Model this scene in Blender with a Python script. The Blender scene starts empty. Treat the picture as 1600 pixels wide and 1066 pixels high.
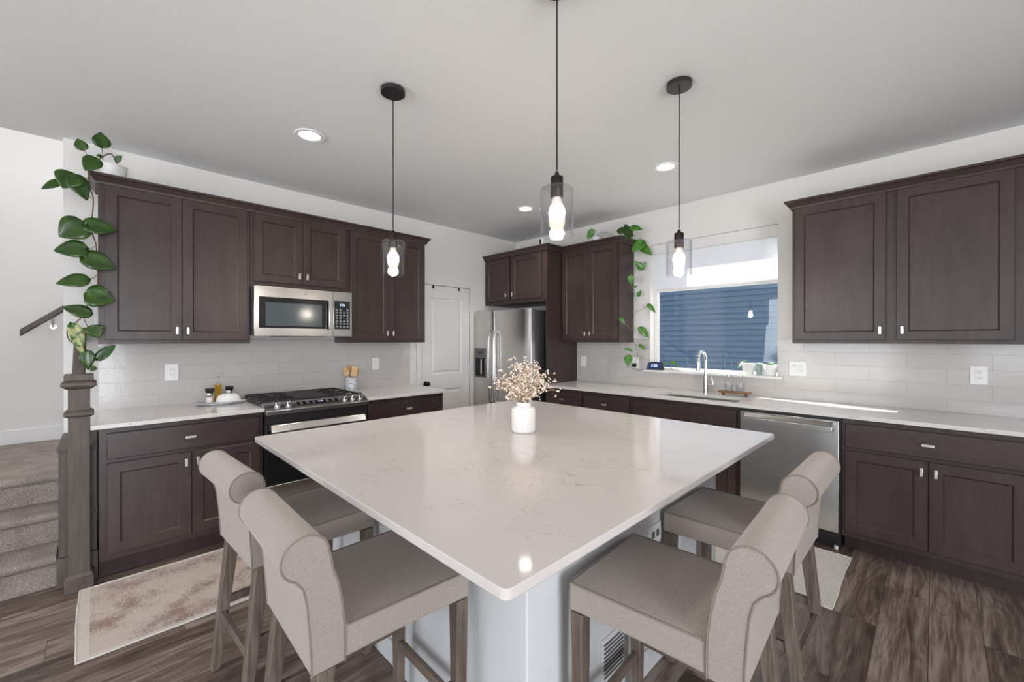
import bpy, bmesh, math, random
from mathutils import Vector, Matrix
random.seed(7)
sc = bpy.context.scene
COL = sc.collection
PI = math.pi

# ------------------------------------------------------------------ camera
FPX, YAW, PITCH = 654.8, 0.7896, -0.0022
CAM = Vector((4.0218, -4.0587, 1.3968))
cd = bpy.data.cameras.new('camera'); cam = bpy.data.objects.new('camera', cd); COL.objects.link(cam)
cd.sensor_width = 36; cd.lens = 36 * FPX / 1600; cd.clip_start = .02; cd.clip_end = 200
cam.location = CAM; cam.rotation_euler = (PI / 2 + PITCH, 0, YAW)
sc.camera = cam
_F = Vector((-math.sin(YAW) * math.cos(PITCH), math.cos(YAW) * math.cos(PITCH), math.sin(PITCH)))
_R = Vector((math.cos(YAW), math.sin(YAW), 0)); _U = _R.cross(_F)
def at(u, v, ax, val):            # a measured point of the photograph on a known plane of the room
    d = _F + _R * ((u - 800) / FPX) + _U * ((533 - v) / FPX)
    i = 'xyz'.index(ax)
    return CAM + d * ((val - CAM[i]) / d[i])

# ------------------------------------------------------------------ world, sun, daylight
w = bpy.data.worlds.new('world'); sc.world = w; w.use_nodes = True
bg = w.node_tree.nodes['Background']; bg.inputs[0].default_value = (.80, .90, 1, 1); bg.inputs[1].default_value = 1.15
sun = bpy.data.lights.new('sun', 'SUN'); sun.energy = 30.0; sun.angle = .009; sun.color = (1, .95, .88)
so = bpy.data.objects.new('sun', sun); COL.objects.link(so)
so.rotation_euler = Vector((1, -.27, -.78)).to_track_quat('-Z', 'Y').to_euler()
def area(name, loc, target, sx, sy, power, col=(1, 1, 1), spread=PI):
    l = bpy.data.lights.new(name, 'AREA'); l.shape = 'RECTANGLE'; l.size = sx; l.size_y = sy
    l.energy = power; l.color = col; l.spread = spread
    o = bpy.data.objects.new(name, l); COL.objects.link(o); o.location = loc
    o.rotation_euler = (Vector(target) - Vector(loc)).to_track_quat('-Z', 'Y').to_euler(); return o
area('daylight_back_window', (2.2, -7.95, 1.45), (2.2, -4, 2.4), 2.5, 2.1, 75, (.90, .95, 1))
area('daylight_back_window', (5.3, -7.95, 1.55), (5.3, -4, 2.6), 1.5, 1.5, 30, (.90, .95, 1))
area('daylight_side_door', (7.55, -4.7, 1.2), (4, -4.7, 1.8), 1.9, 2.2, 150, (.92, .96, 1))
area('daylight_stairwell', (-.7, -3.6, 5.1), (-.7, -4.0, 0), 1.0, 3.0, 62, (.95, .97, 1))
area('daylight_sink_window', (2.53, .085, 1.49), (2.53, -3, 2.6), 1.05, .75, 1.2, (.84, .92, 1))
vs = sc.view_settings; sc.display_settings.display_device = 'sRGB'
vs.view_transform = 'Standard'; vs.look = 'None'; vs.gamma = 1; vs.use_curve_mapping = False
vs.exposure = .27

# ------------------------------------------------------------------ materials
def nodes(m): return m.node_tree.nodes, m.node_tree.links
def mat(name, col, rough=.5, metal=0, spec=.5, coat=0, emit=None, estr=0, trans=0, ior=1.45, alpha=1):
    m = bpy.data.materials.new(name); m.use_nodes = True
    b = m.node_tree.nodes['Principled BSDF']
    b.inputs['Base Color'].default_value = (*col, 1); b.inputs['Roughness'].default_value = rough
    b.inputs['Metallic'].default_value = metal; b.inputs['Specular IOR Level'].default_value = spec
    b.inputs['Coat Weight'].default_value = coat; b.inputs['Coat Roughness'].default_value = .12
    b.inputs['Transmission Weight'].default_value = trans; b.inputs['IOR'].default_value = ior
    if emit: b.inputs['Emission Color'].default_value = (*emit, 1); b.inputs['Emission Strength'].default_value = estr
    return m
def tex(m, kind='NOISE', scale=(1, 1, 1), **kw):
    n, l = nodes(m)
    tc = n.new('ShaderNodeTexCoord'); mp = n.new('ShaderNodeMapping'); mp.inputs['Scale'].default_value = scale
    l.new(tc.outputs['Object'], mp.inputs[0])
    t = n.new({'NOISE': 'ShaderNodeTexNoise', 'WAVE': 'ShaderNodeTexWave', 'VORONOI': 'ShaderNodeTexVoronoi'}[kind])
    l.new(mp.outputs[0], t.inputs['Vector'])
    for k, v in kw.items():
        if k in t.inputs: t.inputs[k].default_value = v
        else: setattr(t, k, v)
    return t
def ramp(m, src, stops):
    n, l = nodes(m); r = n.new('ShaderNodeValToRGB'); l.new(src, r.inputs[0])
    e = r.color_ramp.elements
    while len(e) < len(stops): e.new(.5)
    for a, (p, c) in zip(e, stops): a.position = p; a.color = (*c, 1) if len(c) == 3 else c
    return r.outputs[0]
def base(m, out): nodes(m)[1].new(out, m.node_tree.nodes['Principled BSDF'].inputs['Base Color'])
def bump(m, out, strength=.2, dist=.002):
    n, l = nodes(m); b = n.new('ShaderNodeBump'); b.inputs['Strength'].default_value = strength; b.inputs['Distance'].default_value = dist
    l.new(out, b.inputs['Height']); l.new(b.outputs[0], n['Principled BSDF'].inputs['Normal'])
def mix(m, fac, a, b, mode='MIX'):
    n, l = nodes(m); x = n.new('ShaderNodeMix'); x.data_type = 'RGBA'; x.blend_type = mode
    for i, v in ((0, fac), (6, a), (7, b)):
        if isinstance(v, bpy.types.NodeSocket): l.new(v, x.inputs[i])
        elif isinstance(v, (int, float)): x.inputs[i].default_value = v
        else: x.inputs[i].default_value = (*v, 1)
    return x.outputs[2]
def mathn(m, op, a, b=0.0, c=None):
    n, l = nodes(m); x = n.new('ShaderNodeMath'); x.operation = op
    for i, v in enumerate((a, b) if c is None else (a, b, c)):
        if isinstance(v, bpy.types.NodeSocket): l.new(v, x.inputs[i])
        else: x.inputs[i].default_value = v
    return x.outputs[0]

M = {}
M['wall'] = mat('wall_paint', (.74, .725, .71), .85, spec=.2); bump(M['wall'], tex(M['wall'], scale=(90, 90, 90)).outputs[0], .12, .002)
M['ceil'] = mat('ceiling_paint', (.765, .77, .775), .9, spec=.15); bump(M['ceil'], tex(M['ceil'], scale=(70, 70, 70), Detail=4.).outputs[0], .25, .004)
M['trimw'] = mat('white_trim', (.74, .73, .72), .45)
M['doorw'] = mat('white_door', (.74, .72, .71), .42)
M['island'] = mat('island_paint', (.61, .62, .635), .6, spec=.3); bump(M['island'], tex(M['island'], scale=(80, 80, 80)).outputs[0], .15, .002)
def woody(name, dark, light, rough, sc_=(9, 9, 1.2), coat=0., bumps=.05):
    m = mat(name, light, rough, coat=coat)
    a = tex(m, scale=sc_, Scale=3., Detail=7., Roughness=.62); b = tex(m, scale=(2.2, 2.2, 1.6), Scale=1.6, Detail=3.)
    f = mathn(m, 'ADD', mathn(m, 'MULTIPLY', a.outputs[0], .55), mathn(m, 'MULTIPLY', b.outputs[0], .45))
    base(m, ramp(m, f, [(.36, dark), (.64, light)])); bump(m, a.outputs[0], bumps, .001); return m
M['cab'] = woody('espresso_wood', (.035, .021, .020), (.056, .038, .035), .36)
M['cabh'] = woody('espresso_wood_across', (.035, .021, .020), (.056, .038, .035), .36, (1.6, 1.6, 12))
M['cabin'] = mat('cabinet_shadow_edge', (.025, .016, .015), .5)
M['newel'] = woody('weathered_brown_oak', (.062, .048, .041), (.115, .092, .08), .5, (14, 14, 1.5), bumps=.2)
M['leg'] = woody('brushed_grey_oak', (.065, .045, .034), (.20, .155, .125), .62, (30, 30, 1.5), bumps=.6)
M['steel'] = mat('stainless', (.60, .585, .57), .24, 1); _s = tex(M['steel'], scale=(2, 2, 260), Scale=2.)
bump(M['steel'], _s.outputs[0], .05, .001)
M['steelh'] = mat('stainless_polished', (.66, .65, .63), .16, 1)
M['steeld'] = mat('dark_stainless', (.16, .16, .165), .35, .8)
M['nickel'] = mat('satin_nickel', (.78, .74, .70), .28, 1)
M['blackgl'] = mat('black_glass', (.012, .012, .013), .06, coat=.5)
M['black'] = mat('black_metal', (.016, .014, .014), .42)
M['iron'] = mat('cast_iron', (.022, .02, .02), .6)
M['bronze'] = mat('dark_bronze', (.03, .02, .016), .35, .7)
M['plastic'] = mat('white_plastic', (.80, .80, .79), .35)
M['slot'] = mat('grey_slot', (.12, .12, .13), .6)
M['ceramic'] = mat('white_ceramic', (.78, .77, .75), .3)
M['potw'] = mat('matte_white_pot', (.75, .75, .74), .5)
M['rubber'] = mat('black_rubber', (.015, .015, .015), .6)

def quartz(name, col):
    m = mat(name, col, .07, spec=.55)
    v = tex(m, scale=(1, 1.7, 1), Scale=9., Detail=9., Distortion=1.2)
    s = tex(m, scale=(1, 1, 1), Scale=5., Detail=3.)
    line = mathn(m, 'MULTIPLY', mathn(m, 'LESS_THAN', mathn(m, 'ABSOLUTE', mathn(m, 'SUBTRACT', v.outputs[0], .5)), .009),
                 mathn(m, 'GREATER_THAN', s.outputs[0], .54))
    c1 = mix(m, mathn(m, 'MULTIPLY', tex(m, Scale=30., Detail=5.).outputs[0], .5), col, tuple(x * .93 for x in col))
    base(m, mix(m, mathn(m, 'MULTIPLY', line, .55), c1, (.36, .34, .33))); return m
M['quartz'] = quartz('speckled_white_quartz', (.57, .53, .51))
M['quartz2'] = quartz('white_quartz_counter', (.66, .63, .61))

def tilemat(name, axis, off, zoff):
    m = mat(name, (.5, .5, .5), .12, spec=.5)
    n, l = nodes(m); tc = n.new('ShaderNodeNewGeometry'); sp = n.new('ShaderNodeSeparateXYZ'); cb = n.new('ShaderNodeCombineXYZ')
    l.new(tc.outputs['Position'], sp.inputs[0])
    l.new(mathn(m, 'ADD', sp.outputs[axis], off), cb.inputs[0]); l.new(mathn(m, 'ADD', sp.outputs[2], zoff), cb.inputs[1])
    br = n.new('ShaderNodeTexBrick'); l.new(cb.outputs[0], br.inputs['Vector'])
    br.offset = .5; br.inputs['Scale'].default_value = 1; br.inputs['Brick Width'].default_value = .4; br.inputs['Row Height'].default_value = .1016
    br.inputs['Mortar Size'].default_value = .0018; br.inputs['Mortar Smooth'].default_value = .3
    br.inputs['Color1'].default_value = (.50, .475, .46, 1); br.inputs['Color2'].default_value = (.53, .505, .49, 1); br.inputs['Mortar'].default_value = (.42, .40, .385, 1)
    base(m, br.outputs['Color'])
    inv = mathn(m, 'SUBTRACT', 1, br.outputs['Fac'])
    wob = tex(m, scale=(6, 6, 6))
    bump(m, mathn(m, 'ADD', inv, mathn(m, 'MULTIPLY', wob.outputs[0], .9)), .35, .0012); return m
M['tileL'] = tilemat('glossy_subway_tile_stove', 1, 8 + .135, 10 * .1016 - .998 + .0)
M['tileR'] = tilemat('glossy_subway_tile_sink', 0, 8 - .082, 10 * .1016 - .998 + .0)

def floormat():
    m = mat('vinyl_plank', (.2, .16, .14), .30, spec=.5)
    n, l = nodes(m); g = n.new('ShaderNodeNewGeometry'); sp = n.new('ShaderNodeSeparateXYZ'); cb = n.new('ShaderNodeCombineXYZ')
    l.new(g.outputs['Position'], sp.inputs[0])
    xo = mathn(m, 'ADD', sp.outputs[0], 20 * .18 - .044)
    row = mathn(m, 'FLOOR', mathn(m, 'DIVIDE', xo, .18)); sh = mathn(m, 'MULTIPLY', mathn(m, 'FRACT', mathn(m, 'MULTIPLY', row, .618)), 1.22)
    l.new(mathn(m, 'ADD', mathn(m, 'ADD', sp.outputs[1], 20), sh), cb.inputs[0]); l.new(xo, cb.inputs[1])
    br = n.new('ShaderNodeTexBrick'); l.new(cb.outputs[0], br.inputs['Vector']); br.offset = 0
    for k, v in (('Scale', 1), ('Brick Width', 1.22), ('Row Height', .18), ('Mortar Size', .0012), ('Mortar Smooth', .1), ('Bias', 0)): br.inputs[k].default_value = v
    br.inputs['Color1'].default_value = (0, 0, 0, 1); br.inputs['Color2'].default_value = (1, 1, 1, 1); br.inputs['Mortar'].default_value = (.5, .5, .5, 1)
    rnd = n.new('ShaderNodeSeparateColor'); l.new(br.outputs['Color'], rnd.inputs[0]); r = rnd.outputs[0]
    # long grain, one pattern per plank
    c2 = n.new('ShaderNodeCombineXYZ')
    l.new(mathn(m, 'MULTIPLY', sp.outputs[0], 16), c2.inputs[0]); l.new(mathn(m, 'MULTIPLY', sp.outputs[1], 1.5), c2.inputs[1]); l.new(mathn(m, 'MULTIPLY', r, 37), c2.inputs[2])
    t1 = n.new('ShaderNodeTexNoise'); l.new(c2.outputs[0], t1.inputs['Vector']); t1.inputs['Scale'].default_value = 1.; t1.inputs['Detail'].default_value = 7.; t1.inputs['Roughness'].default_value = .62; t1.inputs['Distortion'].default_value = .9
    c3 = n.new('ShaderNodeCombineXYZ')
    l.new(mathn(m, 'MULTIPLY', sp.outputs[0], 5.5), c3.inputs[0]); l.new(mathn(m, 'MULTIPLY', sp.outputs[1], .85), c3.inputs[1]); l.new(mathn(m, 'MULTIPLY', r, 91), c3.inputs[2])
    t2 = n.new('ShaderNodeTexNoise'); l.new(c3.outputs[0], t2.inputs['Vector']); t2.inputs['Scale'].default_value = 1.; t2.inputs['Detail'].default_value = 2.
    # cathedral rings: contour lines of the low noise
    c4 = n.new('ShaderNodeCombineXYZ')
    l.new(mathn(m, 'MULTIPLY', sp.outputs[0], 130), c4.inputs[0]); l.new(mathn(m, 'MULTIPLY', sp.outputs[1], 5), c4.inputs[1]); l.new(mathn(m, 'MULTIPLY', r, 53), c4.inputs[2])
    t3 = n.new('ShaderNodeTexNoise'); l.new(c4.outputs[0], t3.inputs['Vector']); t3.inputs['Scale'].default_value = 1.; t3.inputs['Detail'].default_value = 3.
    ring = mathn(m, 'ABSOLUTE', mathn(m, 'SUBTRACT', mathn(m, 'FRACT', mathn(m, 'ADD', mathn(m, 'MULTIPLY', t2.outputs[0], 17), mathn(m, 'MULTIPLY', t3.outputs[0], .7))), .5))
    f = mathn(m, 'MULTIPLY', t1.outputs[0], .74)
    f = mathn(m, 'ADD', f, mathn(m, 'MULTIPLY', t3.outputs[0], .26))
    f = mathn(m, 'ADD', f, mathn(m, 'MULTIPLY', ring, -.13))
    f = mathn(m, 'ADD', f, mathn(m, 'MULTIPLY', mathn(m, 'SUBTRACT', r, .5), .16))
    f = mathn(m, 'ADD', f, .025)
    c = ramp(m, f, [(.35, (.062, .042, .033)), (.49, (.145, .105, .083)), (.63, (.29, .23, .195))])
    c = mix(m, mathn(m, 'MULTIPLY', br.outputs['Fac'], .85), c, (.025, .018, .015))
    base(m, c); bump(m, mathn(m, 'SUBTRACT', t1.outputs[0], br.outputs['Fac']), .10, .001); return m
M['floor'] = floormat()

M['fabric'] = mat('beige_linen', (.36, .31, .27), .9, spec=.15)
_a = tex(M['fabric'], scale=(1, 1, 1), Scale=420., Detail=2.); _b = tex(M['fabric'], scale=(260, 260, 900), Scale=1., Detail=2.)
base(M['fabric'], ramp(M['fabric'], mathn(M['fabric'], 'MULTIPLY', mathn(M['fabric'], 'ADD', _a.outputs[0], _b.outputs[0]), .5), [(.35, (.26, .215, .19)), (.65, (.375, .325, .29))]))
bump(M['fabric'], _a.outputs[0], .35, .001)
M['fabric'].node_tree.nodes['Principled BSDF'].inputs['Sheen Weight'].default_value = .25
M['piping'] = mat('taupe_piping', (.22, .18, .155), .9)
M['carpet'] = mat('greige_carpet', (.42, .38, .34), 1, spec=.05); _a = tex(M['carpet'], Scale=150., Detail=4.); _b = tex(M['carpet'], Scale=9., Detail=3.)
base(M['carpet'], ramp(M['carpet'], mathn(M['carpet'], 'ADD', mathn(M['carpet'], 'MULTIPLY', _a.outputs[0], .7), mathn(M['carpet'], 'MULTIPLY', _b.outputs[0], .3)), [(.36, (.22, .188, .16)), (.62, (.42, .365, .32))]))
bump(M['carpet'], _a.outputs[0], 1., .012)

def rugmat():
    m = mat('distressed_rug', (.6, .52, .46), .95, spec=.05)
    n, l = nodes(m)
    big = tex(m, scale=(1, 1, 1), Scale=4.5, Detail=3., Roughness=.6); fine = tex(m, scale=(3, 1, 1), Scale=60., Detail=5., Roughness=.75); fine2 = tex(m, scale=(1, 4, 1), Scale=40., Detail=4., Roughness=.7)
    sel = mathn(m, 'MULTIPLY', mathn(m, 'ADD', fine.outputs[0], fine2.outputs[0]), .5)
    f = mathn(m, 'ADD', mathn(m, 'MULTIPLY', sel, 1.0), mathn(m, 'MULTIPLY', big.outputs[0], .9))
    mp = mathn(m, 'MULTIPLY', f, .5)
    mask = ramp(m, mp, [(.45, (0, 0, 0)), (.55, (1, 1, 1))])
    worn = ramp(m, tex(m, Scale=3.1, Detail=1.).outputs[0], [(.42, (.27, .17, .135)), (.6, (.19, .16, .135))])
    # inner border rows
    g = n.new('ShaderNodeTexCoord'); sp = n.new('ShaderNodeSeparateXYZ'); l.new(g.outputs['Object'], sp.inputs[0])
    ax = mathn(m, 'ABSOLUTE', sp.outputs[0]); ay = mathn(m, 'ABSOLUTE', sp.outputs[1])
    edge = mathn(m, 'MAXIMUM', mathn(m, 'GREATER_THAN', ax, .345), mathn(m, 'GREATER_THAN', ay, .895))
    c = mix(m, mathn(m, 'MULTIPLY', mask, .85), (.56, .475, .42), worn)
    c = mix(m, mathn(m, 'MULTIPLY', edge, .75), c, (.64, .575, .53))
    base(m, c); bump(m, fine.outputs[0], .5, .003); return m
M['rug'] = rugmat()
M['rug2'] = mat('cream_rug', (.62, .585, .55), .95, spec=.05); _a = tex(M['rug2'], Scale=120., Detail=3.)
base(M['rug2'], ramp(M['rug2'], _a.outputs[0], [(.35, (.54, .50, .47)), (.65, (.68, .65, .61))])); bump(M['rug2'], _a.outputs[0], .6, .003)
M['rugedge'] = mat('rug_binding', (.66, .60, .56), .9)

def glassmat(name, tint=(1, 1, 1), refl=.06):
    m = bpy.data.materials.new(name); m.use_nodes = True; n, l = nodes(m); n.clear()
    o = n.new('ShaderNodeOutputMaterial'); t = n.new('ShaderNodeBsdfTransparent'); t.inputs[0].default_value = (*tint, 1)
    g = n.new('ShaderNodeBsdfGlossy'); g.inputs['Roughness'].default_value = .01
    f = n.new('ShaderNodeLayerWeight'); f.inputs[0].default_value = .5; x = n.new('ShaderNodeMixShader')
    l.new(mathn(m, 'ADD', mathn(m, 'MULTIPLY', mathn(m, 'POWER', f.outputs['Facing'], 4.), .55), .035), x.inputs[0]); l.new(t.outputs[0], x.inputs[1]); l.new(g.outputs[0], x.inputs[2]); l.new(x.outputs[0], o.inputs[0]); return m
M['glass'] = glassmat('clear_glass', (.97, .97, .97)); M['pane'] = glassmat('window_glass', (.96, .98, .98))
M['soap'] = glassmat('pale_soap', (.9, .92, .94)); M['oil'] = mat('olive_oil', (.50, .30, .02), .05, trans=.55)
M['salt'] = mat('coarse_salt', (.75, .66, .62), .6)
M['shade'] = bpy.data.materials.new('shade_fabric'); M['shade'].use_nodes = True
n, l = nodes(M['shade']); n.clear(); _o = n.new('ShaderNodeOutputMaterial'); _d = n.new('ShaderNodeBsdfDiffuse'); _d.inputs[0].default_value = (.86, .87, .9, 1)
_t = n.new('ShaderNodeBsdfTranslucent'); _t.inputs[0].default_value = (.92, .93, .96, 1); _x = n.new('ShaderNodeMixShader'); _x.inputs[0].default_value = .6
l.new(_d.outputs[0], _x.inputs[1]); l.new(_t.outputs[0], _x.inputs[2]); l.new(_x.outputs[0], _o.inputs[0])
M['siding'] = mat('blue_siding', (.056, .10, .175), .6); _a = tex(M['siding'], scale=(1, 8, 30), Scale=3.); bump(M['siding'], _a.outputs[0], .1, .002)
M['grass'] = mat('ground_gravel', (.3, .28, .25), .95)
M['bulb'] = mat('bulb_glow', (1, 1, 1), .4, emit=(1, .88, .72), estr=14)
M['bulbb'] = mat('bulb_base', (.8, .72, .68), .4)
M['can'] = mat('recessed_glow', (1, 1, 1), .4, emit=(1, .95, .88), estr=9)
M['leaf'] = mat('leaf_deep', (.02, .07, .012), .32, coat=.2); _a = tex(M['leaf'], Scale=14., Detail=3.)
base(M['leaf'], ramp(M['leaf'], _a.outputs[0], [(.35, (.012, .040, .004)), (.7, (.038, .095, .010))]))
M['leaf2'] = mat('leaf_bright', (.07, .20, .02), .35, coat=.2); _a = tex(M['leaf2'], Scale=22., Detail=3.)
base(M['leaf2'], ramp(M['leaf2'], _a.outputs[0], [(.35, (.03, .13, .012)), (.7, (.10, .26, .04))]))
M['leafv'] = mat('leaf_variegated', (.3, .4, .1), .35); _a = tex(M['leafv'], Scale=30., Detail=2.)
base(M['leafv'], ramp(M['leafv'], _a.outputs[0], [(.42, (.04, .11, .02)), (.52, (.35, .38, .16))]))
M['vine'] = mat('vine_stem', (.12, .06, .04), .6)
M['vineg'] = mat('green_vine_stem', (.13, .17, .06), .6)
M['marble'] = mat('grey_marble', (.6, .62, .65), .3); _a = tex(M['marble'], scale=(1, 1, 2.5), Scale=26., Detail=6., Distortion=1.)
base(M['marble'], ramp(M['marble'], _a.outputs[0], [(.38, (.25, .29, .35)), (.52, (.66, .68, .71))]))
M['bamboo'] = mat('pale_bamboo', (.66, .43, .22), .5); M['bamboo2'] = mat('toasted_bamboo', (.5, .27, .10), .5)
M['board'] = mat('brown_board', (.22, .11, .05), .5)
M['navy'] = mat('clock_screen', (.015, .02, .05), .1, emit=(.03, .05, .14), estr=.5)
M['digits'] = mat('lit_digits', (.6, .7, 1), .4, emit=(.7, .8, 1), estr=1.0)
M['greentxt'] = mat('green_script', (.35, .42, .30), .6)
M['greybox'] = mat('sage_box', (.30, .38, .36), .6)
M['blossom'] = mat('dried_blossom', (.80, .70, .60), .8, spec=.1); M['stem'] = mat('dried_stem', (.42, .27, .16), .8)
M['darkin'] = mat('dark_inside', (.01, .01, .01), .8)
M['chrome'] = mat('chrome', (.8, .8, .8), .12, 1)
M['ventm'] = mat('vent_paint', (.66, .66, .66), .5)
M['keys'] = mat('key_legends', (.35, .36, .38), .4)
M['logo'] = mat('logo_grey', (.42, .42, .42), .35, .6)

# ------------------------------------------------------------------ mesh helpers
class B:
    def __init__(s): s.bm = bmesh.new()
    def box(s, x0, x1, y0, y1, z0, z1):
        r = bmesh.ops.create_cube(s.bm, size=1)['verts']
        for v in r: v.co = Vector(((x0 + x1) / 2 + v.co.x * (x1 - x0), (y0 + y1) / 2 + v.co.y * (y1 - y0), (z0 + z1) / 2 + v.co.z * (z1 - z0)))
        return s
    def hexa(s, p):                    # 8 corners: bottom 4, top 4
        v = [s.bm.verts.new(q) for q in p]
        for f in ((0, 1, 2, 3), (7, 6, 5, 4), (0, 4, 5, 1), (1, 5, 6, 2), (2, 6, 7, 3), (3, 7, 4, 0)): s.bm.faces.new([v[i] for i in f])
        return s
    def quad(s, *p): s.bm.faces.new([s.bm.verts.new(q) for q in p]); return s
    def ring(s, c, r, ax=None, seg=16, nrm=Vector((0, 0, 1))):
        nrm = Vector(nrm).normalized(); a = nrm.orthogonal().normalized() if ax is None else ax; b = nrm.cross(a)
        return [s.bm.verts.new(Vector(c) + (a * math.cos(2 * PI * i / seg) + b * math.sin(2 * PI * i / seg)) * r) for i in range(seg)]
    def skin(s, rings, cap=True):
        for A, C_ in zip(rings, rings[1:]):
            k = len(A)
            for i in range(k): s.bm.faces.new((A[i], A[(i + 1) % k], C_[(i + 1) % k], C_[i]))
        if cap: s.bm.faces.new(rings[0][::-1]); s.bm.faces.new(rings[-1])
        return s
    def cyl(s, p0, p1, r0, r1=None, seg=16, cap=True):
        p0, p1 = Vector(p0), Vector(p1); n = p1 - p0; a = n.normalized().orthogonal().normalized()
        return s.skin([s.ring(p0, r0, a, seg, n), s.ring(p1, r0 if r1 is None else r1, a, seg, n)], cap)
    def lathe(s, prof, c=(0, 0, 0), seg=24, cap=True, ax=(0, 0, 1)):
        ax = Vector(ax).normalized(); a = ax.orthogonal().normalized()
        return s.skin([s.ring(Vector(c) + ax * z, max(r, .0004), a, seg, ax) for r, z in prof], cap)
    def tube(s, pts, r, seg=6, rs=None):
        pts = [Vector(p) for p in pts]; rings = []; a = None
        for i, p in enumerate(pts):
            d = (pts[min(i + 1, len(pts) - 1)] - pts[max(i - 1, 0)]).normalized()
            a = d.orthogonal().normalized() if a is None else (a - d * a.dot(d)).normalized()
            rings.append(s.ring(p, rs[i] if rs else r, a, seg, d))
        return s.skin(rings)
    def prism(s, pts, f0, f1):         # outline pts mapped by f0 / f1 to two end faces
        A = [s.bm.verts.new(f0(*p)) for p in pts]; C_ = [s.bm.verts.new(f1(*p)) for p in pts]; k = len(pts)
        for i in range(k): s.bm.faces.new((A[i], A[(i + 1) % k], C_[(i + 1) % k], C_[i]))
        s.bm.faces.new(A[::-1]); s.bm.faces.new(C_); return s
    def out(s, name, m, parent=None, org=None, bev=0, seg=2, smooth=True, angle=35, sub=0, **tags):
        bm = s.bm; bmesh.ops.recalc_face_normals(bm, faces=bm.faces)
        if parent is not None and org is None: org = WORLD.get(parent.name, Vector())
        org = Vector(org) if org is not None else Vector()
        bmesh.ops.translate(bm, verts=bm.verts, vec=-org)
        if smooth:
            for f in bm.faces: f.smooth = True
            for e in bm.edges:
                if len(e.link_faces) == 2 and e.calc_face_angle(0) > math.radians(angle): e.smooth = False
        me = bpy.data.meshes.new(name); bm.to_mesh(me); bm.free(); me.materials.append(M[m] if isinstance(m, str) else m)
        o = bpy.data.objects.new(name, me); COL.objects.link(o)
        if parent is not None: o.parent = parent
        else: o.location = org
        WORLD[o.name] = org
        if bev:
            b = o.modifiers.new('bevel', 'BEVEL'); b.width = bev; b.segments = seg; b.limit_method = 'ANGLE'; b.angle_limit = math.radians(40); b.harden_normals = False
        if sub:
            b = o.modifiers.new('sub', 'SUBSURF'); b.levels = sub; b.render_levels = sub
        for k, v in tags.items(): o[k] = v
        return o
def smoothp(p, n=3):
    out = []
    for i in range(len(p) - 1):
        a, b_, c, d = p[max(i - 1, 0)], p[i], p[i + 1], p[min(i + 2, len(p) - 1)]
        for k in range(n):
            t_ = k / n; out.append(.5 * ((2 * b_) + (c - a) * t_ + (2 * a - 5 * b_ + 4 * c - d) * t_ ** 2 + (3 * b_ - a - 3 * c + d) * t_ ** 3))
    return out + [p[-1]]
WORLD = {}
def thing(name, label, cat, loc=(0, 0, 0), group=None):
    o = bpy.data.objects.new(name, None); COL.objects.link(o); o.location = loc; o.empty_display_size = .05
    WORLD[o.name] = Vector(loc); o['label'] = label; o['category'] = cat
    if group: o['group'] = group
    return o
def one(o, label, cat, group=None):
    o['label'] = label; o['category'] = cat
    if group: o['group'] = group
    return o
def struct(o): o['kind'] = 'structure'; return o
def dup(root):
    r = root.copy(); COL.objects.link(r)
    for ch in list(root.children):
        c = ch.copy(); COL.objects.link(c); c.parent = r
        for g in ch.children:
            d = g.copy(); COL.objects.link(d); d.parent = c
    return r
def meshed(name, cu):
    t_ = bpy.data.objects.new(name, cu); COL.objects.link(t_); dg = bpy.context.evaluated_depsgraph_get(); dg.update()
    me = bpy.data.meshes.new_from_object(t_.evaluated_get(dg)); bpy.data.objects.remove(t_)
    o = bpy.data.objects.new(name, me); COL.objects.link(o); return o
def text(name, body, size, loc, rot, m, parent, depth=.0006):
    cu = bpy.data.curves.new(name, 'FONT'); cu.body = body; cu.size = size; cu.extrude = depth; cu.align_x = 'CENTER'; cu.align_y = 'CENTER'
    cu.materials.append(M[m]); o = meshed(name, cu)
    o.parent = parent; o.location = Vector(loc) - WORLD[parent.name]; o.rotation_euler = rot; return o
# wall frames: s along the wall, d out of the wall, z up
def VL(s_, d, z): return Vector((d, s_, z))        # stove wall, plane x = 0
def VW(s_, d, z): return Vector((s_, -d, z))       # sink wall, plane y = 0
def fb(b, V, s0, s1, d0, d1, z0, z1):
    p, q = V(s0, d0, z0), V(s1, d1, z1)
    return b.box(min(p.x, q.x), max(p.x, q.x), min(p.y, q.y), max(p.y, q.y), z0, z1)

# ------------------------------------------------------------------ room shell
H = 2.7243
o = B(); o.box(-1.32, 7.7, -8.12, 0.1, -.12, 0); struct(o.out('floor', 'floor'))
o = B(); o.box(-.08, 7.7, -8.12, .15, H, H + .3); struct(o.out('ceiling', 'ceil'))
o = B()
o.box(-.1, 0, -4.212, -1.492, 0, H); o.box(-.1, 0, -1.492, -.798, 2.026, H); o.box(-.1, 0, -.798, .15, 0, H)
struct(o.out('wall_left', 'wall'))
WX0, WX1, WZ0, WZ1 = 1.9557, 3.0953, 1.0922, 2.3738
o = B()
o.box(0, WX0, 0, .15, 0, H); o.box(WX1, 7.7, 0, .15, 0, H); o.box(WX0, WX1, 0, .15, 0, WZ0 - .02); o.box(WX0, WX1, 0, .15, WZ1, H)
struct(o.out('wall_back', 'wall'))
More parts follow.
